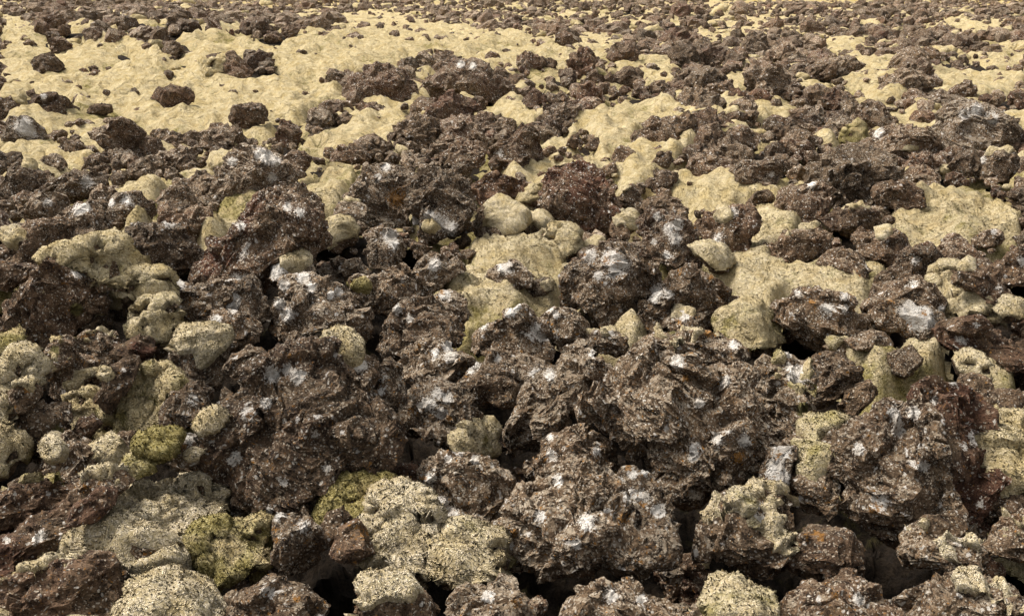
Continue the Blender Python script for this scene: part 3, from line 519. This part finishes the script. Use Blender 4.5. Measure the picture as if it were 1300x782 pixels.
R("1150,790 1170,745 1225,735 1280,745 1320,785 1270,830 1170,830", .2, .7, .4, .3, .1, "rock below the low pale rock with white and orange lichen", grey=.6)
R("1234,545 1262,530 1300,526 1335,532 1335,642 1292,648 1276,608 1252,576", 0, .4, .2, .1, 1, "broad cream moss bank with a green fringe beside the tall reddish slab", grey=.3, green=.3)

# ------------------------------------------------------------------ open moss, outlines in photograph pixels
MOSS_PATCHES = [P2(s) for s in (
 "0,62 60,55 130,50 180,62 220,72 270,66 262,92 320,98 360,92 420,105 440,120 400,130 340,140 345,150 350,166 300,172 255,160 215,172 190,160 150,142 105,146 92,122 60,112 30,108 0,105",
 "210,45 250,38 330,50 360,75 300,66 262,64", "0,20 30,25 55,50 20,52 0,45",
 "340,62 370,40 430,45 440,70 420,92 370,95",
 "430,20 470,12 560,30 600,42 660,40 720,62 745,82 700,92 650,92 600,72 570,62 540,70 480,82 430,72",
 "745,42 775,45 800,68 790,78 760,72 735,62", "780,82 850,80 865,92 810,95",
 "372,190 400,175 440,162 500,138 522,140 515,165 490,180 455,176 420,188 395,200",
 "540,42 580,30 640,45 620,60 575,55",
 "425,60 470,50 500,75 460,86 420,82",
 "648,142 680,138 690,152 660,156", "678,178 720,170 722,186 700,188 690,186", "705,165 740,158 735,172 712,172",
 "735,150 790,130 860,128 855,142 812,160 800,185 760,196 740,192 762,176", "775,200 830,192 832,226 800,238 780,225",
 "600,215 620,203 680,198 690,215 660,222 590,220", "655,258 690,233 698,235 688,262 670,265",
 "600,140 640,125 668,135 640,142", "640,35 660,45 650,48",
 "855,225 960,222 1000,222 985,245 960,262 940,256 900,262 860,255 840,245", "940,265 985,258 1040,262 1030,275 1000,288 980,305 965,310 960,280",
 "880,300 960,300 985,305 965,335 1010,342 1060,340 1110,372 1095,380 1010,366 970,385 940,370 905,352 885,345",
 "1085,318 1115,322 1130,345 1110,360 1095,345", "1165,235 1250,232 1255,250 1300,255 1300,272 1260,275 1215,270 1190,285 1150,270 1140,262",
 "1140,268 1200,258 1300,266 1300,310 1270,312 1230,312 1200,300 1180,305 1165,300 1150,312 1135,300",
 "1180,95 1240,88 1300,92 1300,112 1240,118 1190,112", "1270,140 1300,138 1300,165 1285,162", "1060,75 1130,72 1190,78 1180,88 1100,86", "1250,70 1300,72 1300,82 1260,84",
 "1000,100 1040,98 1045,112 1010,118", "920,92 965,90 950,110 930,112", "1080,110 1140,106 1145,120 1100,124", "940,138 985,125 1010,132 990,145 955,150",
 "880,40 930,38 960,46 900,52", "890,-25 1120,-25 1085,4 1000,2 900,7", "1205,30 1240,28 1270,36 1220,40", "1030,55 1080,52 1110,60 1060,66",
 "1225,515 1262,512 1300,505 1310,520 1310,640 1285,640 1268,590 1240,560",
 "1125,430 1160,420 1190,430 1210,455 1165,465 1180,470 1150,452", "1040,438 1090,440 1125,445 1150,470 1110,485 1085,462", "1200,380 1220,372 1205,410",
 "1265,440 1300,465 1300,495 1260,490 1240,465", "560,345 600,335 640,345 720,320 715,345 700,375 700,395 668,392 630,410 590,410 590,390 560,368",
 "590,310 660,308 720,318 690,335 620,340", "770,420 800,410 822,420 810,440 785,452", "810,325 850,330 862,342 830,345",
 "380,225 420,205 450,210 448,232 430,262 400,275 388,258", "160,235 200,220 215,235 195,250 160,248", "240,270 330,250 315,275 265,318 248,300",
 "130,300 180,265 210,262 200,275 150,300", "-10,290 40,278 20,300 -10,310", "-10,170 20,172 60,185 70,205 20,205 -10,200", "100,165 140,168 135,188 108,180",
 "340,130 395,135 380,150 350,150", "455,118 520,108 530,112 500,130", "60,190 120,195 105,212 70,208", "780,240 815,240 810,262 790,258",
)]
# ------------------------------------------------------------------ ground and moss carpet
def smooth_grid(A, k):
    for _ in range(k):
        B = A.copy(); B[1:-1] = (A[:-2]+2*A[1:-1]+A[2:])/4; A = B.copy(); A[:, 1:-1] = (B[:, :-2]+2*B[:, 1:-1]+B[:, 2:])/4
    return A
def build_ground():
    na, nr = 430, 380
    ang = np.radians(np.concatenate([np.linspace(-178, -44, 26), np.linspace(-42, 42, na), np.linspace(44, 178, 26)]))
    rad = np.concatenate([[0.4, 1.2, 1.8], np.exp(np.linspace(math.log(2.2), math.log(130), nr)), [160, 220, 320, 500, 800]])
    A, Rr = np.meshgrid(ang, rad, indexing='ij'); X = np.sin(A)*Rr; Y = np.cos(A)*Rr
    sh = X.shape; x, y = X.ravel(), Y.ravel(); P = np.stack([x, y, np.zeros_like(x)], 1)
    z0 = terrain(x, y); px, zz = project(np.stack([x, y, z0], 1)); front = (Y.ravel() > 1)
    d = np.hypot(x, y)
    wob = np.stack([fbm(P*1.8+3, 4, .6), fbm(P*1.8+50, 4, .6)], 1)*np.clip(150/d, 5, 26)[:, None]
    qx = px[:, 0] + wob[:, 0]; qy = px[:, 1] + wob[:, 1]*.5
    m = np.zeros(len(x), bool)
    for pl in MOSS_PATCHES: m |= in_poly(qx, qy, pl)
    m &= front
    patch = m.reshape(sh).astype(float)
    nz = fbm(P*.9+9, 4) + .25*fbm(P*.22+40, 2)
    thr = np.interp(d, [3, 7, 10, 25, 60, 90], [1.3, 1.1, .26, .06, .0, -.1])
    bg = (nz > thr).reshape(sh).astype(float)
    mask = smooth_grid(np.maximum(patch, bg), 7)
    # heights
    low = fbm(P*1.1, 4)*.10 + fbm(P*4, 3)*.04
    gz = z0 - np.interp(d, [3, 8, 14, 25], [.62, .5, .24, .14]) + low + ridge(P*3.1, 3)*.05*np.clip(9/d, .3, 1) + (facets(P*5)*.09 + facets(P*12)*.04)*sstep(12, 6, d)
    Pe = P*np.array([.8, 1.35, 1])
    pil = (fbm(P*1.1+20, 3)*.10 - np.abs(fbm(Pe*2.2+70, 2))*.10 - np.abs(gn(Pe*4.5+11))*.075 + fbm(P*9, 3)*.016 + .010*gn(P*34))
    Pw = P + .25*np.stack([fbm(P*2, 2), fbm(P*2+9, 2), 0*x], 1)
    w1, w2 = worley(Pw*np.array([1.9, 1.9, 1])); pil += .085*np.sqrt(np.maximum(.9-w1, 0))
    mm = mask.ravel(); mz = z0 + .01 + (pil-pil.mean())*np.interp(d, [6, 12, 22], [1.4, 1.5, 1.6]) - (1-sstep(.10, .85, mm))*.26
    idx = np.arange(len(x)).reshape(sh)
    Q = np.stack([idx[:-1, :-1], idx[:-1, 1:], idx[1:, 1:], idx[1:, :-1]], -1).reshape(-1, 4)[:, ::-1]
    g = mesh_object("ground", np.stack([x, y, gz], 1), Q, SOIL)
    tag(g, "dark gritty lava ground showing in the gaps between rocks", "ground", kind="structure")
    keep = mm[Q].max(1) > .02; Qm = Q[keep]; used = np.unique(Qm); re = np.full(len(x), -1); re[used] = np.arange(len(used))
    V = np.stack([x, y, mz], 1)[used]; Qm = re[Qm]
    dd = d[used]; n1 = fbm(P[used]*.8+33, 3)
    slope = 1-normals(V, Qm)[:, 2]
    grey = np.clip(np.interp(dd, [3, 6, 10, 16], [.62, .5, .22, .05]) + .35*n1, 0, 1)
    green = np.clip(np.interp(dd, [3, 6, 9, 14, 40], [.36, .34, .28, .24, .20]) + .40*n1 + .25*sstep(.05, -.12, (mz-z0)[used]), 0, 1)
    gold = np.clip(sstep(60, 100, dd)+.3*n1, 0, 1)
    return V, Qm, np.stack([grey, green, gold, np.ones_like(grey)], 1), (px, mm, z0)
MV, MQ, MT, GINFO = build_ground()

# ------------------------------------------------------------------ one rock from an outline, with real depth
def rock_detail(V, N, S, seed, strata, amp=1.0, hi=True):
    o = np.random.default_rng(seed).uniform(-60, 60, 3)
    Pn = V + o; k = min(1.0, S/.55)
    Pw_ = Pn + .10*np.stack([gn(Pn*4), gn(Pn*4+9), gn(Pn*4+21)], 1)
    d = ridge(Pw_*2.3/max(S, .35), 2)*.05*S + facets(Pw_*2.3/max(S, .3))*.115*S + facets(Pw_/.17+3)*.032*k
    w1, w2 = worley(Pw_/.23); blk = sstep(-.2, .4, gn(Pn*2.1/max(S, .4)+5))
    d += (w1-.5)*.055*k*blk - np.maximum(0, .07-(w2-w1))*.35*k*(1-blk)      # broken hollows with sharp rims, cracks between lumps
    v1, v2 = worley(Pw_/.095+7); d += (v1-.5)*.022*k*(1-.5*blk)
    ax = np.array([.15, .25, .95]) + np.random.default_rng(seed+7).normal(0, .3, 3); ax /= np.linalg.norm(ax); s = Pn@ax
    q = np.stack([s*13, Pn[:, 0]*1.6, Pn[:, 1]*1.6], 1); d += ridge(q, 2)*(.045 if strata else .018)*k
    if hi:
        d += fbm(Pw_*13, 3, .6)*.015*k + ridge(Pn*27, 2)*.013*k + gn(Pn*60)*.006*k
    else: d += fbm(Pn*9, 2)*.03*k
    return (d-d.mean())*amp
def cuts(V, S, r, n, toward):
    for _ in range(n):
        u = r.normal(size=3); u /= np.linalg.norm(u); u = u*.75 + toward*r.uniform(.45, 1.3); u /= np.linalg.norm(u)
        pr = V@u; lim = pr.max()*r.uniform(.60, .86)
        V = V - u*(np.maximum(0, pr-lim)*r.uniform(.93, 1.0))[:, None]
    return V
HERO_POLY = []; HERO_XY = []; HERO_SIZE = []; HERO_R = []; NTRI = 0
def place_rock(h, i):
    r = np.random.default_rng(1000+i); poly = h['pts']
    x, y = poly[:, 0], poly[:, 1]; x2, y2 = np.roll(x, -1), np.roll(y, -1); cr = x*y2-x2*y; A = cr.sum()/2
    c = np.array([((x+x2)*cr).sum(), ((y+y2)*cr).sum()])/(6*A); A = abs(A); D = 2*math.sqrt(A/math.pi)
    th = np.linspace(-math.pi, math.pi, 181); dirs = np.stack([np.cos(th), -np.sin(th)], 1); Rad = np.zeros(len(th))
    for a, b in zip(poly, np.roll(poly, -1, 0)):
        e = b-a; den = dirs[:, 0]*e[1]-dirs[:, 1]*e[0]; den = np.where(np.abs(den) < 1e-9, 1e-9, den); w = a-c
        t = (w[0]*e[1]-w[1]*e[0])/den; u = (w[0]*dirs[:, 1]-w[1]*dirs[:, 0])/den
        ok = (u >= -1e-6) & (u <= 1+1e-6) & (t > 0); Rad = np.where(ok, np.maximum(Rad, t), Rad)
    bot = poly[np.argmax(poly[:, 1])]
    g = ground_hit(c[0], bot[1] - .06*(y.max()-y.min()))
    Rad = Rad*(1.07 if h['moss'] >= .9 else 1.02)*(1 + (.2*np.clip(-np.sin(th), 0, 1) if h['moss'] >= .9 else 0) + .22*sstep(5, 11, g[1])*np.clip(-np.sin(th), 0, 1))
    rd = ray(*c); u_ = np.cross(rd, [0, 0, 1.]); u_ /= np.linalg.norm(u_); v_ = np.cross(u_, rd)
    dist0 = np.linalg.norm(g-CAMP); wpx = x.max()-x.min(); hpx = y.max()-y.min()
    T = .5*(.55*wpx + .45*min(hpx*1.3, wpx*1.4))/F*dist0*.86      # half depth in metres
    hg = math.hypot(g[0], g[1]) + .45*T - NUDGE.get(i, 0)*math.hypot(g[0], g[1]); tt = hg/math.hypot(rd[0], rd[1]); C = CAMP + rd*tt
    S = D/F*tt
    e = 3.1 if D > 60 else 3.5
    n = int(np.clip(.785*D/e, 7, 60)); U, Q = cube_sphere(n); Q = Q[:, ::-1]   # the local frame is left-handed
    z = U[:, 2]; ang = np.arctan2(U[:, 1], U[:, 0]); p = 4.2
    rho = np.maximum(1-np.abs(z)**p, 0)**(1/p); rr = np.interp(ang, th, Rad)*rho/F*tt
    L = np.stack([rr*np.cos(ang), rr*np.sin(ang), z*T*(1+.0*rr)], 1)
    tow = np.array([0, .55, -1.0]); tow /= np.linalg.norm(tow)
    L = cuts(L, S, r, 14, tow)
    if h['moss'] >= .9:                          # moss lies as a slanting sheet over its rock
        for _ in range(3):
            uu = tow + np.random.default_rng(i+40).normal(0, .22, 3); uu /= np.linalg.norm(uu); pr = L@uu; lim = pr.max()*r.uniform(.38, .55)
            L = L - uu*(np.maximum(0, pr-lim)*.9)[:, None]
    V = C + L[:, :1]*u_ + L[:, 1:2]*v_ + L[:, 2:]*rd
    N = normals(V, Q)
    o = r.uniform(-50, 50, 3)
    V = V + N*(fbm((V+o)*1.9/S, 3, .55)*.055*S + (facets((V+o)*2.0/S)*.11*S if h['moss'] >= .9 else 0))[:, None]; N = normals(V, Q); Vs = V
    full = h['moss'] >= .9
    nn = fbm((V+o)*3.2/max(S, .4), 2, .4); cov = np.zeros(len(V)); fac = np.clip(-(N@rd)*2+.6, 0, 1); pxs, _ = project(V)
    if h['moss'] > 0:
        k = N[:, 2]*.9 + .35*nn
        if full: cov = sstep(-.25, .10, N[:, 2]*.6 + .08 + .80*fbm((V+o)*3.6/max(S, .4), 3))
        elif 'mpos' in h:
            mx, my, mr = h['mpos']; dd = np.hypot(pxs[:, 0]-mx, (pxs[:, 1]-my)*1.25)/mr
            cov = sstep(1.2, .7, dd + .4*nn)*sstep(-.35, .15, N[:, 2])*(fac > .05)
        else:
            t0 = np.quantile(k, 1-h['moss']*.8); cov = sstep(t0-.14, t0+.16, k)
    det = rock_detail(V, N, S, 2000+i, h.get('strata', 0))
    V = V + N*(det*(1-(.5 if full else .85)*cov))[:, None]
    N2 = normals(V, Q)
    # lichen patches
    px, _ = project(V); fac = np.clip(-(N2@rd)*2+.6, 0, 1)
    sp = np.zeros((len(V), 4), np.float32); tint = np.zeros((len(V), 4), np.float32); sp[:, 3] = 1
    redv = np.full(len(V), h['red'], np.float32)
    for sx, sy, sr, kd in h['sp']:
        q = np.exp(-(((px[:, 0]-sx)**2+(px[:, 1]-sy)**2)/(sr*1.05)**2)**1.4)*fac
        if kd == 'w': sp[:, 0] = np.maximum(sp[:, 0], q)
        elif kd == 'o': sp[:, 1] = np.maximum(sp[:, 1], q)
        elif kd == 'm': sp[:, 2] = np.maximum(sp[:, 2], q)
        else: redv = np.maximum(redv, 2.2*q)
    v = r.uniform(-.15, .15); sp[:, 3] = r.uniform(.72, 1.25) if not h['label'].startswith('great dark') else .75
    tint[:, 0] = redv; tint[:, 1] = np.clip(h['pale']+v, 0, 1); tint[:, 2] = h['white']; tint[:, 3] = h['orange']
    base = np.array([C[0], C[1], V[:, 2].min()])
    wm = wpx/F*tt
    nm = "mossy_boulder" if h['moss'] >= .8 else ("lava_boulder" if wm > .34 else "lava_stone")
    ob = mesh_object(nm, V, Q, LAVA, {'tint': tint, 'splat': sp}, origin=base, smooth=False)
    tag(ob, h['label'], "boulder" if wm > .34 else "stone", "boulders and stones of the lava field")
    global NTRI; NTRI += len(Q)*2
    if h['moss'] > 0:
        th_ = .022+.03*S
        puff = .7 + .6*fbm((V+o)*5.5, 2) - .8*np.abs(gn((V+o)*9)) + .34*gn((V+o)*22)
        W_ = V + N*(cov*th_*np.maximum(.8+.9*puff, .45) + gn((V+o)*60)*.004*cov - (1-cov)*(.03+.03*S))[:, None]
        keep = cov[Q].max(1) > .01
        if keep.sum() > 4:
            Qm = Q[keep]; used = np.unique(Qm); re = np.full(len(V), -1); re[used] = np.arange(len(used))
            tone = np.ones((len(used), 4), np.float32); gv = h.get('grey', .4); gr = h.get('green', .15)
            tone[:, 0] = np.clip(gv+.25*nn[used], 0, 1)
            tone[:, 1] = np.clip(gr + .15*nn[used] + .25*sstep(.7, 0, N[used, 2])*(1-gv), 0, 1); tone[:, 2] = 0
            Vc, Qc = W_[used], re[Qm]; vn = None
            if hg < 8.5:
                vn = normals(Vc, Qc); tv, tq, ta, tn = tufts(Vc, Qc, tone, 4600 if hg < 6 else 2400, .0105, 7000+i, 8000, weight=cov[Qm].min(1)**2)
                Qc = np.concatenate([Qc, tq+len(Vc)]); Vc = np.concatenate([Vc, tv]); tone = np.concatenate([tone, ta]); vn = np.concatenate([vn, tn])
            mc = mesh_object("moss_cap", Vc, Qc, MOSS, {'tone': tone}, parent=ob, origin=base, vnorm=vn); NTRI += len(Qc)*2
    HERO_POLY.append((poly, c, hg)); HERO_XY.append(C[:2]); HERO_SIZE.append(D); HERO_R.append(wm/2)
SKIP = {74}                                  # wholly behind its neighbours: left out
for i, h in enumerate(ROCKS):
    if i in SKIP: HERO_XY.append((0, -50)); HERO_SIZE.append(0); HERO_R.append(.1); continue
    place_rock(h, i)

# ------------------------------------------------------------------ all the other stones, scattered between
def lib_rock(seed, n, soft=False):
    r = np.random.default_rng(seed); U, Q = cube_sphere(n)
    L = U/np.max(np.abs(U)**1, axis=1)[:, None]**.35
    L = L*np.array([1., r.uniform(.7, 1), r.uniform(.55, .85)])
    if not soft: L = cuts(L, 1, r, 9, np.array([0, 0, .35]))
    N = normals(L, Q); o = r.uniform(-50, 50, 3)
    L = L + N*(fbm((L+o)*1.1, 2)*.16 + (0 if soft else facets((L+o)*1.25)*.22))[:, None]; N = normals(L, Q)
    if soft: L = L + N*(fbm((L+o)*2.4, 3)*.22 - np.abs(gn((L+o)*3.1))*.2)[:, None]
    else:
        w1, w2 = worley((L+o)*1.9); L = L + N*(ridge((L+o)*2.1, 2)*.24 + (w1-.5)*.30 + (fbm((L+o)*6, 2)*.12 if n > 3 else 0))[:, None]
    return L/np.abs(L[:, :2]).max(), Q
NLIB = 9; _lib = {}
def lib(v, n, soft=False):
    k = (v, n, soft)
    if k not in _lib: _lib[k] = lib_rock(300+v+(50 if soft else 0), n, soft)
    return _lib[k]
def scatter():
    pts = []
    for (r0, r1, cell, half, smed, ssig) in ((2.6, 9, .22, 38, .12, .45), (2.4, 5.5, .13, 40, .085, .45), (2.6, 15, .17, 36, .070, .42), (7, 24, .31, 38, .14, .52), (22, 46, .36, 35, .15, .55), (44, 98, .50, 33, .17, .48)):
        xs = np.arange(-r1*.66, r1*.66, cell); ys = np.arange(max(.5, r0*.7), r1, cell); X, Y = np.meshgrid(xs, ys); X = X.ravel(); Y = Y.ravel()
        X = X + rng.uniform(-.5, .5, len(X))*cell; Y = Y + rng.uniform(-.5, .5, len(X))*cell
        d = np.hypot(X, Y); a = np.degrees(np.abs(np.arctan2(X, Y))); ok = (d > r0) & (d < r1) & (a < half)
        X, Y = X[ok], Y[ok]; s = np.exp(rng.normal(math.log(smed), ssig, len(X))); s = np.clip(s, .05, .62)
        pts.append(np.stack([X, Y, s], 1))
    p = np.concatenate(pts); x, y, s = p.T; d = np.hypot(x, y)
    z = terrain(x, y); C = np.stack([x, y, z], 1)
    T3 = C + np.array([0, 0, 1.0])*(s*.55)[:, None]
    pc, _ = project(C); pt, zc = project(T3); D = 2*s/zc*F
    ins_m = np.zeros(len(x), bool); ins_h = ins_m.copy()
    for pl in MOSS_PATCHES:
        ins_m |= in_poly(pc[:, 0], pc[:, 1], pl) | in_poly(pt[:, 0], pt[:, 1], pl)
    for pl, c, hg in HERO_POLY:
        bb = (np.abs(pc[:, 0]-c[0]) < 260) & (np.abs(pc[:, 1]-c[1]) < 260); j = np.where(bb)[0]
        sh = c + (pl-c)*.86
        hit = in_poly(pc[j, 0], pc[j, 1], sh) | in_poly(pt[j, 0], pt[j, 1], sh) | in_poly(pc[j, 0]-.35*D[j], pt[j, 1], sh) | in_poly(pc[j, 0]+.35*D[j], pt[j, 1], sh)
        hidden = hit & (d[j] > hg-.05)
        ins_h[j] |= hit
    u = rng.uniform(size=len(x))
    clump = fbm(np.stack([x*.16, y*.16, 0*x+4], 1), 3) + .6*fbm(np.stack([x*.55, y*.55, 0*x+8], 1), 2)
    keep = ~ins_h & (np.where(ins_m, np.where(d > 16, .27, .08)*np.clip((.45-clump)*2.2, .25, 1)*np.where(pc[:, 0] < 420, .7, 1), np.clip(np.interp(d, [3, 9, 20, 60], [1.0, .80, .66, .62])+.55*clump, .08, .98)) > u)
    s = np.where(ins_m, s*.6, s); x, y, s, z, d, D = (q[keep] for q in (x, y, s, z, d, D)); pc = pc[keep]; inm = ins_m[keep]
    order = np.argsort(-D); return tuple(q[order] for q in (x, y, s, z, d, D)) + (pc[order], inm[order])
sx, sy, ss, sz, sd_, sD, spc, sinm = scatter()
def inst(i, n, soft, var):
    L, Q = lib(var, n, soft); r = np.random.default_rng(5000+i)
    a = r.uniform(0, 2*math.pi); ta, tb = r.normal(0, .22, 2)
    L = L*np.array([1, r.uniform(.75, 1), r.uniform(.75, 1.1)*(.8 if soft else 1)])
    ca, sa = math.cos(a), math.sin(a); Rz = np.array([[ca, -sa, 0], [sa, ca, 0], [0, 0, 1]])
    Rx = np.array([[1, 0, 0], [0, math.cos(ta), -math.sin(ta)], [0, math.sin(ta), math.cos(ta)]])
    Ry = np.array([[math.cos(tb), 0, math.sin(tb)], [0, 1, 0], [-math.sin(tb), 0, math.cos(tb)]])
    V = L@(Rx@Ry@Rz).T*ss[i]; sink = .42 if not soft else .55
    C = np.array([sx[i], sy[i], sz[i] + (V[:, 2].max()*(1-sink)*.45) - (.10 + (.48 if sd_[i] < 5.5 else .22)*r.uniform() if sd_[i] < 8 else .02)])
    return V + C, Q, C
inframe = (spc[:, 0] > 0) & (spc[:, 0] < 1300) & (spc[:, 1] > 0) & (spc[:, 1] < 782)
var = rng.integers(0, NLIB, len(sx)); um = rng.uniform(size=len(sx)); softm = (um < np.where(sd_ < 9, .03, .07)) & (sD > 9)
tr = np.clip(rng.normal(.32, .25, len(sx)) + .25*fbm(np.stack([sx*.12, sy*.12, 0*sx], 1), 2), 0, 1)
tp = np.clip(rng.normal(.55, .18, len(sx)), 0, 1); tw = np.clip(rng.normal(.45, .2, len(sx)), 0, 1); to = np.where(sd_ < 8, .35, .05)
NIND = 300 - len(ROCKS) + len(SKIP); cnt = 0
from collections import Counter
import re as _re
def head(l): return _re.split(r" (?:with|on|in|at|beside|below|behind|between|above|under|crusted|splashed|leaning|lying|standing|rising|speckled|carrying|powdered|wrapped|overhanging|tucked|filling|frosted|poking|dotted|edged|veined|resting|wedged|squeezed|densely|along|joined|over|running|against|uphill|half|and a|next|to|among|near|stranded|hanging|sloping|left|right|of|moss$)\b", l)[0].rstrip(',')
_hc = Counter(head(h['label']) for h in ROCKS)
ANCH = [(head(h['label']), np.array(HERO_XY[i])) for i, h in enumerate(ROCKS) if _hc[head(h['label'])] == 1 and len(head(h['label']).split()) >= 3 and HERO_SIZE[i] > 38]
tv_ = rng.uniform(.65, 1.35, len(sx)); RV, RQ, RT, RS, RB, roff = [], [], [], [], [], 0; HV, HQ, HT, hoff = [], [], [], len(MV)
for i in range(len(sx)):
    D = sD[i]; n = int(np.clip(.785*D/6.5, 2, 12)); t = (tr[i], tp[i], tw[i], to[i])
    if not softm[i] and cnt < NIND and inframe[i]:
        V, Q, C = inst(i, max(n, 8), False, var[i]); N = normals(V, Q)
        V = V + N*(fbm(V*14, 2)*.016*min(1, ss[i]/.15))[:, None]
        base = np.array([C[0], C[1], V[:, 2].min()]); near = sd_[i] < 9; redd = tr[i] > .45
        ob = mesh_object("lava_stone", V, Q, LAVA, {'tint': np.tile(np.float32(t), (len(V), 1)), 'splat': np.tile(np.float32((0, 0, 0, tv_[i])), (len(V), 1))}, origin=base, smooth=False)
        hd = min(ANCH, key=lambda t: np.hypot(*(t[1]-C[:2])))[0]; cl = "reddish" if redd else "grey-brown"
        if sinm[i]: lb, gp = "loose " + cl + " stone on open moss near the " + hd, cl + " stones on moss near the " + hd
        else: lb, gp = cl + " lava stone among rubble near the " + hd, cl + " stones near the " + hd
        tag(ob, lb, "stone", gp); cnt += 1; NTRI += len(Q)*2
    elif softm[i]:
        V, Q, C = inst(i, max(n, 3), True, var[i] % 5)
        HV.append(V); HQ.append(Q+hoff); hoff += len(V); near = np.interp(sd_[i], [3, 8, 16], [.6, .3, .05])
        HT.append(np.tile(np.float32((near, .25 if sd_[i] < 9 else .08, 0, 1)), (len(V), 1)))
    else:
        V, Q, C = inst(i, n, False, var[i]); RV.append(V); RQ.append(Q+roff); RS.append(np.full(len(Q), False)); RB.append(np.tile(np.float32((0, 0, 0, tv_[i])), (len(V), 1))); roff += len(V); RT.append(np.tile(np.float32(t), (len(V), 1)))
RV = np.concatenate(RV); RQ = np.concatenate(RQ); RT = np.concatenate(RT)
rb = mesh_object("lava_rubble", RV, RQ, LAVA, {'tint': RT, 'splat': np.concatenate(RB)}, smooth=np.concatenate(RS))
tag(rb, "countless small dark lava stones strewn over the whole field", "rubble", kind="stuff")
bank = np.zeros(len(MV)); mxy = MV[:, :2]; od = np.argsort(mxy[:, 1]); yo = mxy[od, 1]
big_ = [(sx[j], sy[j], ss[j]*.9) for j in range(len(sx)) if sD[j] > 9 and not softm[j]]
for cx, cy, rr_ in [(q[0], q[1], R_) for q, R_ in zip(HERO_XY, HERO_R)] + big_:      # moss banked against the stones
    if cy < 6.5: continue
    j = od[np.searchsorted(yo, cy-1.8*rr_):np.searchsorted(yo, cy+1.8*rr_)]
    dd = np.hypot(mxy[j, 0]-cx, mxy[j, 1]-cy)/rr_; bank[j] = np.maximum(bank[j], sstep(1.75, .95, dd)*min(.22*rr_, .10)*(.6 if cy > 18 else 1))
MV[:, 2] += bank
mw = (np.hypot(MV[:, 0], MV[:, 1]) < 11)[MQ].min(1)*1.0*sstep(-.12, .0, MV[:, 2]-terrain(MV[:, 0], MV[:, 1]))[MQ].min(1)
tv, tq, ta, tn = tufts(MV, MQ, MT, 1500, .013, 77, 34000, weight=mw)
HV.append(tv); HQ.append(tq+hoff); HT.append(ta)
HN = [normals(MV, MQ)] + [normals(v_, q_-o_) for v_, q_, o_ in zip(HV[:-1], HQ[:-1], np.cumsum([len(MV)]+[len(v_) for v_ in HV[:-2]]))] + [tn]
MVa = np.concatenate([MV]+HV); MQa = np.concatenate([MQ]+HQ); MTa = np.concatenate([MT]+HT)
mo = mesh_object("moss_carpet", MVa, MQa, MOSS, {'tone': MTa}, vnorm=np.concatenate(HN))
tag(mo, "tan woolly moss carpet spread between the dark rocks", "moss", kind="stuff")
NTRI += len(RQ)*2 + len(MQa)*2 + 2*len(bpy.data.objects["ground"].data.polygons)
print("TRIS", NTRI, "rocks", len(ROCKS), "ind", cnt, "rubble", len(RQ)*2, "moss", len(MQa)*2, "n", len(sx))
